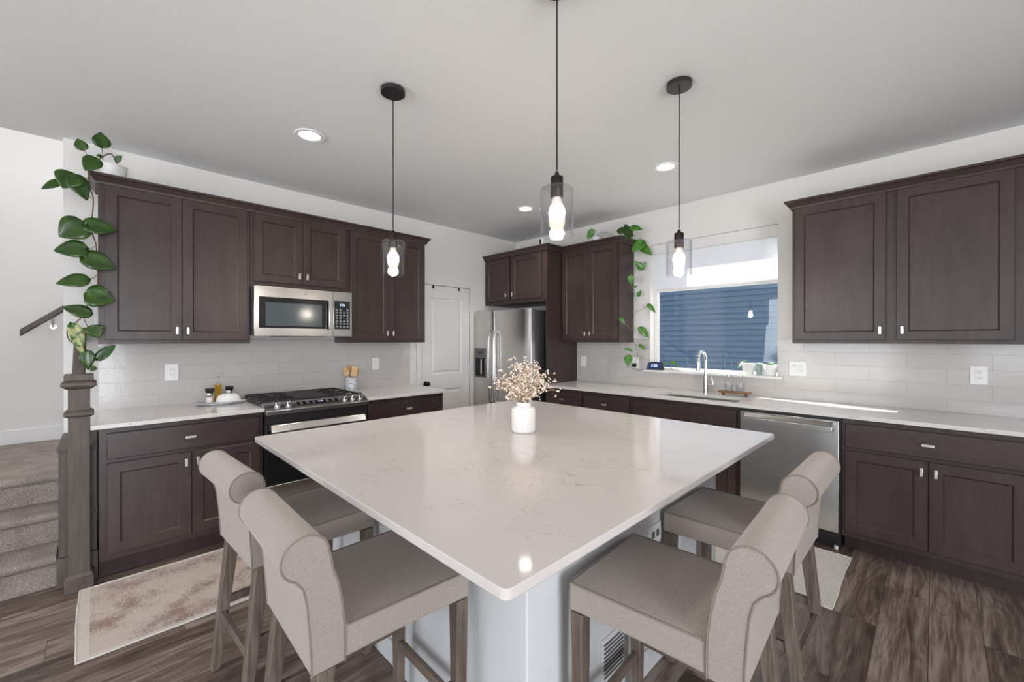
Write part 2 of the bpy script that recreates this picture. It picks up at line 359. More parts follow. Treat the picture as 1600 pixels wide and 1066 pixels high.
# stairwell
o = B(); o.box(-1.42, -1.3, -5.42, .15, -.1, 5.3); struct(o.out('wall_stairwell', 'wall'))
o = B(); o.box(-1.3, -.0, -5.42, -5.3, -.1, 5.3); o.box(-.1, 0, -8.12, -5.42, 0, H); struct(o.out('wall_stairside', 'wall'))
o = B(); o.box(-1.3, -.1, .0, .12, -.1, 5.3); o.box(-.1, 0.02, -5.3, .1, H + .301, 5.3); struct(o.out('wall_stairend', 'wall'))
o = B(); o.box(-1.42, .1, -5.42, .15, 5.3, 5.4); struct(o.out('ceiling_stairwell', 'ceil'))
o = B(); o.box(-1.299, -1.285, -5.3, -.01, .541, .66); struct(o.out('baseboard_stairwell', 'trimw', bev=.003))
# behind the camera: wall with windows, side wall with a glass door opening
o = B()
o.box(0, .95, -8.12, -8, 0, H); o.box(.95, 3.45, -8.12, -8, 2.5, H); o.box(.95, 3.45, -8.12, -8, 0, .35); o.box(3.45, 4.5, -8.12, -8, 0, H)
o.box(4.5, 6.1, -8.12, -8, 0, .75); o.box(4.5, 6.1, -8.12, -8, 2.35, H); o.box(6.1, 7.7, -8.12, -8, 0, H)
struct(o.out('wall_front', 'wall'))
o = B(); o.box(7.6, 7.72, -8, -5.7, 0, H); o.box(7.6, 7.72, -5.7, -3.7, 2.35, H); o.box(7.6, 7.72, -3.7, 0, 0, H); struct(o.out('wall_right', 'wall'))
for k, (x0, x1, z0, z1, ms) in enumerate([(.95, 3.45, .35, 2.5, (1.78, 2.62)), (4.5, 6.1, .75, 2.35, (5.3,))]):
    o = B(); t_ = .05
    o.box(x0, x1, -8.09, -8.03, z0, z0 + t_).box(x0, x1, -8.09, -8.03, z1 - t_, z1).box(x0, x0 + t_, -8.09, -8.03, z0 + t_, z1 - t_).box(x1 - t_, x1, -8.09, -8.03, z0 + t_, z1 - t_)
    for mx in ms: o.box(mx - .03, mx + .03, -8.09, -8.03, z0 + t_, z1 - t_)
    struct(o.out('window_%d' % (k + 2), 'trimw'))
o = B(); o.box(7.62, 7.7, -5.7, -5.64, 0, 2.35).box(7.62, 7.7, -3.76, -3.7, 0, 2.35).box(7.62, 7.7, -4.74, -4.66, 0, 2.29).box(7.62, 7.7, -5.64, -3.76, 2.29, 2.35)
struct(o.out('door_2', 'trimw'))
# backsplashes
o = B(); o.box(.0005, .009, -4.05, -1.638, .9145, 1.4076); struct(o.out('backsplash_left', 'tileL'))
o = B(); o.box(1.034, WX0, -.009, -.0005, .9145, 1.4076); o.box(WX0, WX1, -.009, -.0005, .9145, 1.070); o.box(WX1, 5.6, -.009, -.0005, .9145, 1.4076); struct(o.out('backsplash_back', 'tileR'))
# kitchen window
win = struct(thing('window_1', 'kitchen window', 'window', ((WX0 + WX1) / 2, .1, WZ0)))
for k in ('label', 'category'): del win[k]
t_ = .034
o = B(); o.box(WX0, WX0 + t_, .09, .14, WZ0, WZ1).box(WX1 - .012, WX1, .09, .14, WZ0, WZ1).box(WX0 + t_, WX1 - .012, .09, .14, WZ1 - t_, WZ1).box(WX0 + t_, WX1 - .012, .09, .14, WZ0, WZ0 + .022)
o.out('window_frame', 'trimw', win, bev=.003)
o = B(); o.box(WX0 + t_, WX1 - .012, .112, .118, WZ0 + .022, WZ1 - t_); o.out('window_pane', 'pane', win)
o = B(); o.box(WX0 - .06, WX1 + .04, -.04, -.0095, 1.0712, WZ0 - .0002); o.box(WX0, WX1, -.0095, .09, 1.0724, WZ0 - .0002); o.out('window_sill', 'trimw', win, bev=.003)
# pantry door
dr = struct(thing('door_1', 'x', 'x', (0, -1.14, 0)))
for k in ('label', 'category'): del dr[k]
def panel_door(y0, y1, z0, z1, x, panels):
    b = B(); b.box(x - .035, x, y0, y1, z0, z1)
    return b
b = B(); y0, y1 = -1.487, -.803
# slab as stiles and rails around two raised panels
xs = -.004
rails = [(0.006, .20), (.83, 1.0), (1.885, 2.022)]
b.box(-.04, xs, y0, y0 + .115, .006, 2.022).box(-.04, xs, y1 - .115, y1, .006, 2.022)
for z0, z1 in rails: b.box(-.04, xs, y0 + .115, y1 - .115, z0, z1)
slab = b.out('door_slab', 'doorw', dr, smooth=False)
for z0, z1 in ((.20, .83), (1.0, 1.885)):
    b = B(); a0, a1 = y0 + .115, y1 - .115
    def rr(i, x): return [Vector((x, a0 + i, z0 + i)), Vector((x, a1 - i, z0 + i)), Vector((x, a1 - i, z1 - i)), Vector((x, a0 + i, z1 - i))]
    rings = [[b.bm.verts.new(p) for p in rr(i, x)] for i, x in ((0, xs), (.012, xs - .012), (.03, xs - .012), (.05, xs - .003))]
    for A_, C_ in zip(rings, rings[1:]):
        for i in range(4): b.bm.faces.new((A_[i], A_[(i + 1) % 4], C_[(i + 1) % 4], C_[i]))
    b.bm.faces.new(rings[-1]); b.out('door_panel', 'doorw', dr, smooth=False)
b = B(); b.lathe([(.027, 0), (.027, .006), (.011, .008), (.010, .03), (.022, .036), (.028, .05), (.024, .062), (.008, .067)], (xs + .0005, -1.435, .905), ax=(1, 0, 0)); b.out('door_knob', 'bronze', dr)
for z in (1.79, 1.075, .25):
    b = B(); b.box(-.002, .004, -.802, -.788, z - .045, z + .045); b.cyl((.006, -.798, z - .048), (.006, -.798, z + .048), .006); b.out('hinge', 'nickel', dr)
b = B(); b.box(-.0985, .0, -1.4915, -1.488, 0, 2.0255).box(-.0985, .0, -.8015, -.7985, 0, 2.0255).box(-.0985, .0, -1.488, -.8015, 2.0228, 2.0255); b.box(-.045, -.042, -1.488, -.8015, 0, 2.02); b.out('door_jamb', 'darkin', dr)
b = B(); b.box(.0005, .014, -1.56, -1.497, .0, 2.06).box(.0005, .014, -1.575, -1.565, 0, 2.06); b.box(.0005, .008, -1.497, -.80, 2.03, 2.034); struct(b.out('trim_1', 'trimw', bev=.002))
for y in (-1.333, -.968):
    t = thing('over_door_hook', 'black over-door hook on the white pantry door, ' + ('nearer the upper cabinets' if y < -1.2 else 'nearer the refrigerator'), 'hook', (0, y, 2.0), 'hooks over the pantry door')
    b = B(); b.box(-.0035, -.001, y - .012, y + .012, 1.985, 2.0215); b.out('strap', 'black', t)
    b = B(); b.box(-.0008, .008, y - .008, y + .008, 1.985, 1.998); b.out('hook_tip', 'black', t)

# ------------------------------------------------------------------ stairs, newel, railings
st = thing('carpeted_stairs', 'carpeted steps in greige pile rising to a landing beside the dark newel post', 'stairs', (-.4, -4.76, 0))
Yr, Yl = -4.222, -5.295
def step(x0, x1, z0, z1):
    pts = [(x1 - .015, z0), (x1 - .015, z1 - .055), (x1 + .004, z1 - .045), (x1 + .014, z1 - .028), (x1 + .012, z1 - .012), (x1 - .004, z1 - .001), (x1 - .03, z1 + .001), (x0, z1), (x0, z0)]
    b = B(); b.prism(pts, lambda x, z: Vector((x, Yl, z)), lambda x, z: Vector((x, Yr, z))); return b
step(.04, .53, .001, .18).out('step', 'carpet', st, angle=60)
step(.04 - .25, .285, .181, .36).out('step', 'carpet', st, angle=60)
step(-1.284, .04, .361, .54).out('landing', 'carpet', st, angle=60)
nw = thing('newel_post', 'square brown-grey wooden newel post with two moulded collars at the stair foot', 'post', (.63, -4.128, 0))
def sq(b, h, z0, z1, h2=None):
    h2 = h if h2 is None else h2; cx, cy = .63, -4.128
    return b.hexa([(cx - h, cy - h, z0), (cx + h, cy - h, z0), (cx + h, cy + h, z0), (cx - h, cy + h, z0), (cx - h2, cy - h2, z1), (cx + h2, cy - h2, z1), (cx + h2, cy + h2, z1), (cx - h2, cy + h2, z1)])
sq(B(), .043, .001, 1.125).out('shaft', 'newel', nw, bev=.002)
b = B(); sq(b, .058, .0008, .075); sq(b, .058, .0755, .10, .046); b.out('plinth', 'newel', nw, bev=.003)
b = B(); sq(b, .046, .968, .975, .058); sq(b, .060, .9752, .998); sq(b, .058, .9982, 1.008, .046); b.out('collar', 'newel', nw, bev=.005, seg=3)
b = B(); sq(b, .048, 1.122, 1.138, .066); sq(b, .070, 1.1382, 1.162); sq(b, .066, 1.1622, 1.17, .058); b.out('cap', 'newel', nw, bev=.005, seg=3)
b = B(); sq(b, .058, 1.1702, 1.206); b.out('cap_block', 'newel', nw, bev=.003)
b = B(); b.box(.001, .565, -4.212, -4.058, .17, .765); b.box(0.001, .572, -4.216, -4.056, .7655, .785); kw = b.out('knee_wall', M['newel'], bev=.002)
struct(kw); kw.name = 'wall_knee'
b = B(); b.box(.001, .575, -4.219, -4.054, .001, .169); struct(b.out('baseboard_knee', 'newel', bev=.002))
hr = thing('stair_handrail', 'short sloping wooden handrail climbing from the newel post to the wall end', 'handrail', (.3, -4.134, 1.3))
b = B()
def slp(b, x0, z0, x1, z1, y, hw, hh): return b.hexa([(x0, y - hw, z0 - hh), (x1, y - hw, z1 - hh), (x1, y + hw, z1 - hh), (x0, y + hw, z0 - hh), (x0, y - hw, z0 + hh), (x1, y - hw, z1 + hh), (x1, y + hw, z1 + hh), (x0, y + hw, z0 + hh)])
slp(b, .586, 1.085, .003, 1.455, -4.134, .028, .026); b.out('rail', 'newel', hr, bev=.008, seg=3)
b = B(); slp(b, .586, 1.045, .003, 1.415, -4.134, .018, .012); b.out('rail_fillet', 'newel', hr, bev=.002)
wr = thing('wall_handrail', 'wall-mounted wooden handrail rising along the bright stairwell wall', 'handrail', (-1.2, -4.3, 1.6))
def sly(b, y0, z0, y1, z1, x, hw, hh): return b.hexa([(x - hw, y0, z0 - hh), (x + hw, y0, z0 - hh), (x + hw, y1, z1 - hh), (x - hw, y1, z1 - hh), (x - hw, y0, z0 + hh), (x + hw, y0, z0 + hh), (x + hw, y1, z1 + hh), (x - hw, y1, z1 + hh)])
b = B(); sly(b, -4.50, 1.455, -2.9, 2.85, -1.215, .026, .028); b.out('rail', 'newel', wr, bev=.009, seg=3)
for y in (-4.32, -3.2):
    z = 1.455 + (y + 4.5) * .872
    b = B(); b.lathe([(.022, 0), (.022, .008), (.006, .01)], (-1.2985, y, z - .10), ax=(1, 0, 0)); b.tube([(-1.29, y, z - .10), (-1.24, y, z - .105), (-1.217, y, z - .09), (-1.215, y, z - .035)], .007); b.out('bracket', 'nickel', wr)

# ------------------------------------------------------------------ cabinets
def pull(V, s_, d, z, vert, parent, L=.05):
    b = B()
    if vert: fb(b, V, s_ - .0075, s_ + .0075, d + .018, d + .026, z - L / 2, z + L / 2); fb(b, V, s_ - .005, s_ + .005, d - .0, d + .018, z - .008, z + .008)
    else: fb(b, V, s_ - L / 2, s_ + L / 2, d + .018, d + .026, z - .0075, z + .0075); fb(b, V, s_ - .008, s_ + .008, d - .0, d + .018, z - .005, z + .005)
    return b.out('handle', 'nickel', parent, bev=.0015)
def shaker(V, s0, s1, d, z0, z1, parent, name='door', st=.057, t=.02, m='cab'):
    """five-piece front standing on plane d: frame, and a recessed centre panel with a small bead"""
    b = B(); f = d + t
    def R4(i, x): return [b.bm.verts.new(V(a, x, z)) for a, z in ((s0 + i, z0 + i), (s1 - i, z0 + i), (s1 - i, z1 - i), (s0 + i, z1 - i))]
    rings = [R4(0, d), R4(0, f - .002), R4(.002, f), R4(st, f), R4(st + .002, f - .003), R4(st + .006, f - .007), R4(st + .008, f - .009)]
    for A_, C_ in zip(rings, rings[1:]):
        for i in range(4): b.bm.faces.new((A_[i], A_[(i + 1) % 4], C_[(i + 1) % 4], C_[i]))
    b.bm.faces.new(rings[0]); b.bm.faces.new(rings[-1])
    return b.out(name, m, parent, smooth=False)
def slabf(V, s0, s1, d, z0, z1, parent, name='drawer'):
    b = B(); fb(b, V, s0, s1, d, d + .02, z0, z1); return b.out(name, 'cabh', parent, bev=.004)
def crown(V, s0, s1, d, z, label, e0=True, e1=True, back=.001):
    """moulding around the cabinet tops; returns mitred at exposed ends"""
    prof = [(0, 0), (.012, 0), (.016, .012), (.034, .04), (.045, .046), (.045, .06), (0, .06)]
    b = B(); paths = []
    for (o_, h) in prof:
        a0 = s0 - (o_ if e0 else 0); a1 = s1 + (o_ if e1 else 0)
        pts = []
        if e0: pts.append(V(a0, back, z + h))
        pts.append(V(a0, d + o_, z + h)); pts.append(V(a1, d + o_, z + h))
        if e1: pts.append(V(a1, back, z + h))
        paths.append([b.bm.verts.new(p) for p in pts])
    k = len(prof)
    for i in range(k):
        A_, C_ = paths[i], paths[(i + 1) % k]
        for j in range(len(A_) - 1): b.bm.faces.new((A_[j], A_[j + 1], C_[j + 1], C_[j]))
    b.bm.faces.new([p[0] for p in paths]); b.bm.faces.new([p[-1] for p in paths])
    o = b.out('crown_molding', 'cabh', smooth=False, org=V((s0 + s1) / 2, d, z)); return one(o, label, 'molding')
XF = .295
ZT = 2.38
def upper(V, s0, s1, z0, z1, doors, label, zd0, zd1=2.386, D=XF, hz=None, group='dark upper cabinets', handles='in'):
    t = thing('upper_cabinet', label, 'cabinet', V((s0 + s1) / 2, D / 2, z0), group)
    b = B(); fb(b, V, s0 + .0006, s1 - .0006, .0105, D, z0, z1); b.out('body', 'cab', t, bev=.001)
    for k, (a0, a1) in enumerate(doors):
        dd = shaker(V, a0, a1, D + .0005, zd0, zd1, t)
        hs = a1 - .028 if k == 0 else a0 + .028
        pull(V, hs, D + .0205, (hz or zd0 + .065), True, dd)
    return t
upper(VL, -4.0511, -3.2153, 1.372, 2.44 - .035, [(-4.02, -3.634), (-3.630, -3.237)], 'large dark upper cabinet with two tall doors beside the trailing philodendron', 1.397)
upper(VL, -3.2150, -2.4540, 1.8155, 2.405, [(-3.192, -2.838), (-2.834, -2.478)], 'short two-door dark upper cabinet above the microwave', 1.857)
upper(VL, -2.4537, -1.636, 1.372, 2.405, [(-2.433, -2.048), (-2.044, -1.660)], 'tall dark upper cabinet right of the microwave, above the utensil crock', 1.397)
crown(VL, -4.0511, -1.636, XF + .004, 2.388, 'dark crown molding along the stove wall upper cabinets')
upper(VW, 1.034, 1.7746, 1.372, 2.405, [(1.05, 1.402), (1.406, 1.752)], 'dark upper cabinet between the refrigerator panel and the window, pothos draped on it', 1.400)
crown(VW, 1.0345, 1.7746, XF + .004, 2.388, 'dark crown molding on the cabinet under the potted pothos', e0=False)
upper(VW, 3.2578, 4.385, 1.372, 2.405, [(3.278, 3.791), (3.844, 4.347)], 'wide dark upper cabinet with two big doors right of the window', 1.397)
upper(VW, 4.3856, 5.2, 1.372, 2.405, [(4.41, 4.78), (4.79, 5.17)], 'dark upper cabinet at the right border of the photo, only its edge seen', 1.397)
crown(VW, 3.2578, 5.2, XF + .004, 2.388, 'dark crown molding over the cabinets right of the window', e1=False)
# refrigerator surround
FD = .55
t = thing('refrigerator_cabinet', 'small dark two-door cabinet above the refrigerator', 'cabinet', (.5, -.28, 1.83))
b = B(); b.box(.002, 1.0128, -FD, -.002, 1.83, 2.405); b.out('body', 'cab', t, bev=.001)
for k, (a0, a1) in enumerate([(.03, .448), (.486, .952)]):
    dd = shaker(VW, a0, a1, FD + .0005, 1.872, 2.378, t)
    pull(VW, (a1 - .035) if k == 0 else (a0 + .035), FD + .0205, 1.935, True, dd)
crown(VW, .002, 1.0338, FD + .004, 2.388, 'dark crown molding over the refrigerator cabinet', e0=False, back=XF + .052)
b = B(); b.box(1.0135, 1.0335, -FD - .004, -.001, .001, 2.4055); one(b.out('tall_side_panel', 'cab', org=(1.02, -.28, 0), bev=.001), 'tall dark side panel standing between refrigerator and countertop', 'panel')

def basecab(V, s0, s1, D, doors, drawers, label, toe=.12, toed=None, side=None, hz=.62, zb=.153, ndoorpull=True):
    t = thing('base_cabinet', label, 'cabinet', V((s0 + s1) / 2, D / 2, 0), 'dark base cabinets')
    b = B(); fb(b, V, s0 + .0006, s1 - .0006, .002, D, .115, .8885); b.out('body', 'cab', t, bev=.001)
    b = B(); fb(b, V, s0 + .0006, s1 - .0006, .06, (toed or D - .08), .001, .1145); b.out('toe_kick', 'cab', t)
    for a0, a1, z0, z1, h in drawers:
        dd = slabf(V, a0, a1, D + .0005, z0, z1, t)
        if h: pull(V, (a0 + a1) / 2, D + .0205, (z0 + z1) / 2, False, dd, .055)
    for k, (a0, a1) in enumerate(doors):
        dd = shaker(V, a0, a1, D + .0005, zb, .680, t)
        hs = a1 - .028 if (k == 0) else a0 + .028
        if len(doors) == 1: hs = a1 - .028
        pull(V, hs, D + .0205, hz, True, dd)
    return t
BD = .64
basecab(VL, -4.05, -3.2155, BD, [(-4.018, -3.626), (-3.622, -3.237)], [(-4.018, -3.244, .703, .855, 1)], 'dark base cabinet with wide drawer and two doors beside the newel post')
basecab(VL, -2.4525, -1.655, BD, [(-2.43, -2.056), (-2.052, -1.68)], [(-2.43, -1.672, .703, .855, 1)], 'dark base cabinet between the range and the pantry door')
WD = .58
basecab(VW, 1.0345, 1.5335, WD, [(1.05, 1.515)], [(1.05, 1.52, .703, .855, 1)], 'dark base cabinet nearest the refrigerator panel, single drawer on top', toed=.5)
basecab(VW, 1.534, 2.068, WD, [(1.55, 2.045)], [(1.55, 2.045, .703, .855, 1)], 'dark base cabinet left of the sink cabinet', toed=.5)
basecab(VW, 3.594, 4.40, WD, [(3.612, 3.996), (4.0, 4.378)], [(3.612, 4.378, .703, .855, 1)], 'dark base cabinet right of the dishwasher', toed=.46)
basecab(VW, 4.4005, 5.2, WD, [(4.42, 4.79), (4.80, 5.17)], [(4.42, 5.17, .703, .855, 1)], 'dark base cabinet at the right border of the photo', toed=.46)
# sink cabinet: open box so that the basin hangs inside
t = thing('sink_base_cabinet', 'dark sink cabinet with a wide false drawer front left of the dishwasher', 'cabinet', (2.52, -.3, 0))
b = B(); b.box(2.0685, 2.088, -WD, -.002, .115, .8885).box(2.96, 2.98, -WD, -.002, .115, .8885).box(2.0885, 2.9595, -WD, -.002, .115, .135).box(2.0885, 2.9595, -WD, -WD + .018, .136, .8885)
b.out('body', 'cab', t)
b = B(); b.box(2.0685, 2.98, -.5, -.06, .001, .1145); b.out('toe_kick', 'cab', t)
slabf(VW, 2.09, 2.955, WD + .0005, .703, .855, t, 'false_front')
for k, (a0, a1) in enumerate([(2.09, 2.52), (2.524, 2.955)]):
    dd = shaker(VW, a0, a1, WD + .0005, .153, .68, t); pull(VW, a1 - .028 if k == 0 else a0 + .028, WD + .0205, .62, True, dd)

# ------------------------------------------------------------------ countertops
TH = .0243
def roundrect(x0, x1, y0, y1, r, seg=6):
    pts = []
    for cx, cy, a in ((x1 - r, y0 + r, -90), (x1 - r, y1 - r, 0), (x0 + r, y1 - r, 90), (x0 + r, y0 + r, 180)):
        for k in range(seg + 1): q = math.radians(a + 90 * k / seg); pts.append((cx + r * math.cos(q), cy + r * math.sin(q)))
    return pts
def slab(name, x0, x1, y0, y1, m, label, r=.008, cat='countertop'):
    b = B(); b.prism(roundrect(x0, x1, y0, y1, r), lambda x, y: Vector((x, y, .914 - TH)), lambda x, y: Vector((x, y, .914)))
    return one(b.out(name, m, org=((x0 + x1) / 2, (y0 + y1) / 2, .914 - TH), bev=.0025, angle=50), label, cat)
slab('countertop', .001, .697, -4.083, -3.2155, 'quartz2', 'white quartz countertop left of the range, tray of condiments on it')
slab('countertop', .001, .697, -2.452, -1.614, 'quartz2', 'white quartz countertop right of the range, marble crock on it')
SX0, SX1, SY0, SY1 = 2.285, 2.94, -.545, -.235
# one continuous worktop with the sink cut out
b = B(); x0, x1, y0, y1 = 1.034, 5.2, -.6222, -.0015
def ringp(z): return [b.bm.verts.new((x, y, z)) for x, y in ((x0, y0), (x1, y0), (x1, y1), (x0, y1))], [b.bm.verts.new((x, y, z)) for x, y in ((SX0, SY0), (SX1, SY0), (SX1, SY1), (SX0, SY1))]
ot, it = ringp(.914); ob, ib = ringp(.914 - TH)
for i in range(4):
    j = (i + 1) % 4
    b.bm.faces.new((ot[i], ot[j], it[j], it[i])); b.bm.faces.new((ob[i], ib[i], ib[j], ob[j])); b.bm.faces.new((ot[i], ob[i], ob[j], ot[j])); b.bm.faces.new((it[i], it[j], ib[j], ib[i]))
one(b.out('countertop', 'quartz2', org=(3.1, -.31, .914 - TH), smooth=False), 'long white quartz countertop under the window with the sink cut into it', 'countertop')
sk = thing('undermount_sink', 'stainless undermount sink basin set in the counter below the window', 'sink', (2.61, -.39, .70))
b = B()
def rk(i, z): return [b.bm.verts.new((x, y, z)) for x, y in ((SX0 - .004 + i, SY0 - .004 + i), (SX1 + .004 - i, SY0 - .004 + i), (SX1 + .004 - i, SY1 + .004 - i), (SX0 - .004 + i, SY1 + .004 - i))]
rings = [rk(-.012, .8886), rk(0, .8886), rk(.004, .71), rk(.03, .695)]
for A_, C_ in zip(rings, rings[1:]):
    for i in range(4): b.bm.faces.new((A_[i], A_[(i + 1) % 4], C_[(i + 1) % 4], C_[i]))
b.bm.faces.new(rings[-1]); bs = b.out('basin', 'steel', sk, smooth=False)
b = B(); b.lathe([(.04, 0), (.045, .003), (.02, .004), (.018, .001)], (2.61, -.38, .6955)); b.out('drain', 'chrome', sk)

# faucet
f = thing('faucet', 'brushed steel gooseneck faucet with pull-down head behind the sink', 'faucet', (2.555, -.12, .9145))
fx, fy = 2.555, -.12
b = B(); b.lathe([(.026, 0), (.026, .004), (.023, .008), (.021, .10), (.017, .16), (.014, .2)], (fx, fy, .9145)); b.out('body', 'steelh', f)
b = B(); pts = [(fx, fy, 1.11)] + [(fx, fy - .085 + .085 * math.cos(a), 1.215 + .078 * math.sin(a)) for a in [PI * k / 12 for k in range(13)]]; b.tube(pts, .0125, 12); b.out('gooseneck', 'steelh', f)
b = B(); b.lathe([(.0125, 0), (.016, -.012), (.0165, -.05), (.019, -.09), (.015, -.094)], (fx, fy - .17, 1.218)); b.out('spray_head', 'steelh', f)
b = B(); b.cyl((fx + .015, fy, .99), (fx + .075, fy, .985), .012, .013); lv = b.out('valve', 'steelh', f)
b = B(); b.tube([(fx + .066, fy, .985), (fx + .06, fy, 1.02), (fx + .052, fy, 1.06)], .006, 8, [.008, .006, .005]); b.out('lever', 'steelh', f)

# soap bottles on a wooden riser
bd = thing('soap_riser', 'small brown wooden riser behind the sink carrying two clear bottles', 'riser', (2.80, -.13, .9145))
b = B(); b.box(2.675, 2.925, -.175, -.085, .937, .952); b.out('board', 'board', bd, bev=.003)
for x in (2.71, 2.89):
    b = B(); b.lathe([(.011, .0), (.014, .010), (.010, .022)], (x, -.13, .9145), 12); b.out('foot', 'board', bd)
for k, x in enumerate((2.752, 2.846)):
    t = thing('soap_bottle', 'clear glass soap bottle on the wooden riser, ' + ('nearer the faucet' if k == 0 else 'farther from the faucet'), 'bottle', (x, -.13, .9525), 'clear bottles on the riser')
    b = B(); b.lathe([(.034, 0), (.036, .004), (.036, .085), (.03, .10), (.014, .115), (.013, .128)], (x, -.13, .9525)); b.out('glass_body', 'glass', t)
    b = B(); b.lathe([(.032, .003), (.033, .06), (.0, .0601)], (x, -.13, .9525), 16); b.out('liquid', M['soap'], t)
    b = B(); b.lathe([(.014, .1282), (.014, .138), (.005, .14), (.005, .158)], (x, -.13, .9525), 12); b.box(x - .006, x + .006, -.165, -.124, 1.1105, 1.1165); b.out('pump', 'steelh', t)

# ------------------------------------------------------------------ range
rg = thing('gas_range', 'slide-in stainless gas range with black grates below the microwave', 'range', (.35, -2.834, 0))
r0, r1 = -3.2125, -2.4555
b = B(); b.box(.02, .655, r0 + .004, r1 - .004, .02, .905); b.out('body', 'black', rg)
b = B(); b.box(.02, .60, r0 - .0, r1 + .0, .9152, .923); b.out('cooktop', 'blackgl', rg, bev=.002)
b = B(); b.prism([(.598, .9155), (.60, .938), (.615, .94), (.712, .90), (.722, .893), (.722, .864), (.66, .864), (.66, .9155)], lambda x, z: Vector((x, r0, z)), lambda x, z: Vector((x, r1, z))); cp = b.out('control_panel', 'steel', rg, bev=.0015)
slope = Vector((.097, 0, -.04)).normalized(); nrm = Vector((.381, 0, .925)).normalized()
def onp(y, t_): return Vector((.615, y, .94)) + slope * t_ + nrm * .0003
b = B(); p = [onp(-2.99, .025), onp(-2.99, .078), onp(-2.68, .078), onp(-2.68, .025)]; b.hexa(p + [q + nrm * .0012 for q in p]); dp = b.out('display', 'blackgl', rg, smooth=False)
b = B()
for i in range(7):
    for j in range(2):
        c = onp(-2.975 + i * .045 + .012 + (.0 if i < 3 else .012), .040 + j * .022) + nrm * .0013
        if i == 3: continue
        b.hexa([c + Vector((0, dy, 0)) * .009 + slope * ds * .003 + nrm * h for h in (0, .0004) for dy, ds in ((-1, -1), (1, -1), (1, 1), (-1, 1))])
b.out('key_marks', 'keys', dp)
tx = bpy.data.curves.new('clock_digits', 'FONT'); tx.body = '2:25'; tx.size = .022; tx.extrude = .0003; tx.align_x = 'CENTER'; tx.align_y = 'CENTER'; tx.materials.append(M['digits'])
to = meshed('clock_digits', tx); to.parent = dp; to.location = onp(-2.82, .045) + nrm * .0018 - WORLD[rg.name]
to.rotation_euler = Matrix((Vector((0, 1, 0)), -slope, nrm)).transposed().to_euler()
for y in (-3.128, -3.052, -2.632, -2.568, -2.504):
    b = B(); c = onp(y, .052); b.lathe([(.023, 0), (.023, .004), (.019, .006), (.0175, .028), (.015, .031)], c, 18, ax=nrm); kb = b.out('knob', 'steelh', rg)
    b = B(); q = c + nrm * .03; b.hexa([q + Vector((0, dy * .004, 0)) + slope * ds * .016 + nrm * h for h in (0, .012) for dy, ds in ((-1, -1), (1, -1), (1, 1), (-1, 1))]); b.out('knob_grip', 'steelh', kb, bev=.001)
b = B(); b.box(.656, .684, r0 + .006, r1 - .006, .795, .862); b.out('vent_strip', 'black', rg)
b = B(); b.box(.656, .69, r0 + .006, r1 - .006, .36, .792); od = b.out('oven_door', 'blackgl', rg, bev=.002)
b = B(); b.box(.6902, .693, r0 + .04, r1 - .04, .70, .79); b.out('door_trim', 'steel', od)
b = B(); b.prism([(.708, .790), (.716, .790), (.741, .744), (.736, .738), (.722, .742), (.700, .784)], lambda x, z: Vector((x, r0 + .03, z)), lambda x, z: Vector((x, r1 - .03, z))); b.box(.6932, .722, r0 + .05, r0 + .07, .755, .775); b.box(.6932, .722, r1 - .07, r1 - .05, .755, .775); b.out('oven_handle', 'steel', od, bev=.004)
b = B(); b.box(.656, .69, r0 + .006, r1 - .006, .10, .352); b.out('storage_drawer', 'steel', rg, bev=.003)
for k, (g0, g1) in enumerate([(-3.195, -2.965), (-2.96, -2.712), (-2.707, -2.475)]):
    b = B(); zt = .95
    if k != 1:
        for y in (g0 + .006, g1 - .006, ): b.box(.045, .585, y - .006, y + .006, .936, zt)
        for x in (.05, .182, .315, .447, .58): b.box(x - .006, x + .006, g0 + .0125, g1 - .0125, .938, zt)
        ym = (g0 + g1) / 2; b.box(.0565, .5735, ym - .005, ym + .005, .9385, zt - .0005)
        for x in (.05, .58):
            for y in (g0 + .006, g1 - .006): b.box(x - .006, x + .006, y - .006, y + .006, .9232, .9359)
        b.out('grate', 'iron', rg, bev=.002)
        for x in (.17, .45):
            b = B(); b.lathe([(.045, 0), (.045, .006), (.032, .008), (.032, .013), (.01, .014)], (x, ym, .9232), 20); b.out('burner', 'steeld', rg)
    else:
        b.box(.07, .575, g0 + .004, g1 - .004, .938, .952); b.box(.075, .57, g0 + .01, g0 + .02, .9232, .9379); b.box(.075, .57, g1 - .02, g1 - .01, .9232, .9379)
        b.out('griddle', 'iron', rg, bev=.003)

# ------------------------------------------------------------------ microwave
mw = thing('microwave', 'stainless over-the-range microwave with black window, mounted above the stove', 'microwave', (.2, -2.83, 1.424))
m0, m1 = -3.2125, -2.4560
b = B(); b.box(.0105, .375, m0, m1, 1.432, 1.8135); b.out('body', 'steeld', mw)
b = B(); b.box(.3755, .40, m0, -2.6205, 1.427, 1.813); md = b.out('door', 'steel', mw, bev=.003)
b = B(); b.box(.4002, .4018, -3.18, -2.66, 1.49, 1.732); wd = b.out('door_window', 'blackgl', md, bev=.0005)
b = B(); b.box(.4019, .4022, -3.135, -2.715, 1.508, 1.69); b.out('window_screen', mat('grey_mesh_screen', (.07, .085, .09), .12, coat=.4), wd)
b = B(); b.box(.425, .437, -2.668, -2.636, 1.487, 1.72); b.box(.4005, .425, -2.66, -2.642, 1.50, 1.52); b.box(.4005, .425, -2.66, -2.642, 1.69, 1.71); b.out('handle', 'steelh', md, bev=.004)
b = B(); b.lathe([(.011, 0), (.011, .0008), (.0085, .0009), (.0085, .0003)], (.4002, -2.844, 1.774), 20, ax=(1, 0, 0)); b.out('round_emblem', 'logo', md)
b = B(); b.box(.3755, .40, -2.6185, m1, 1.427, 1.813); cpn = b.out('control_column', 'steel', mw, bev=.003)
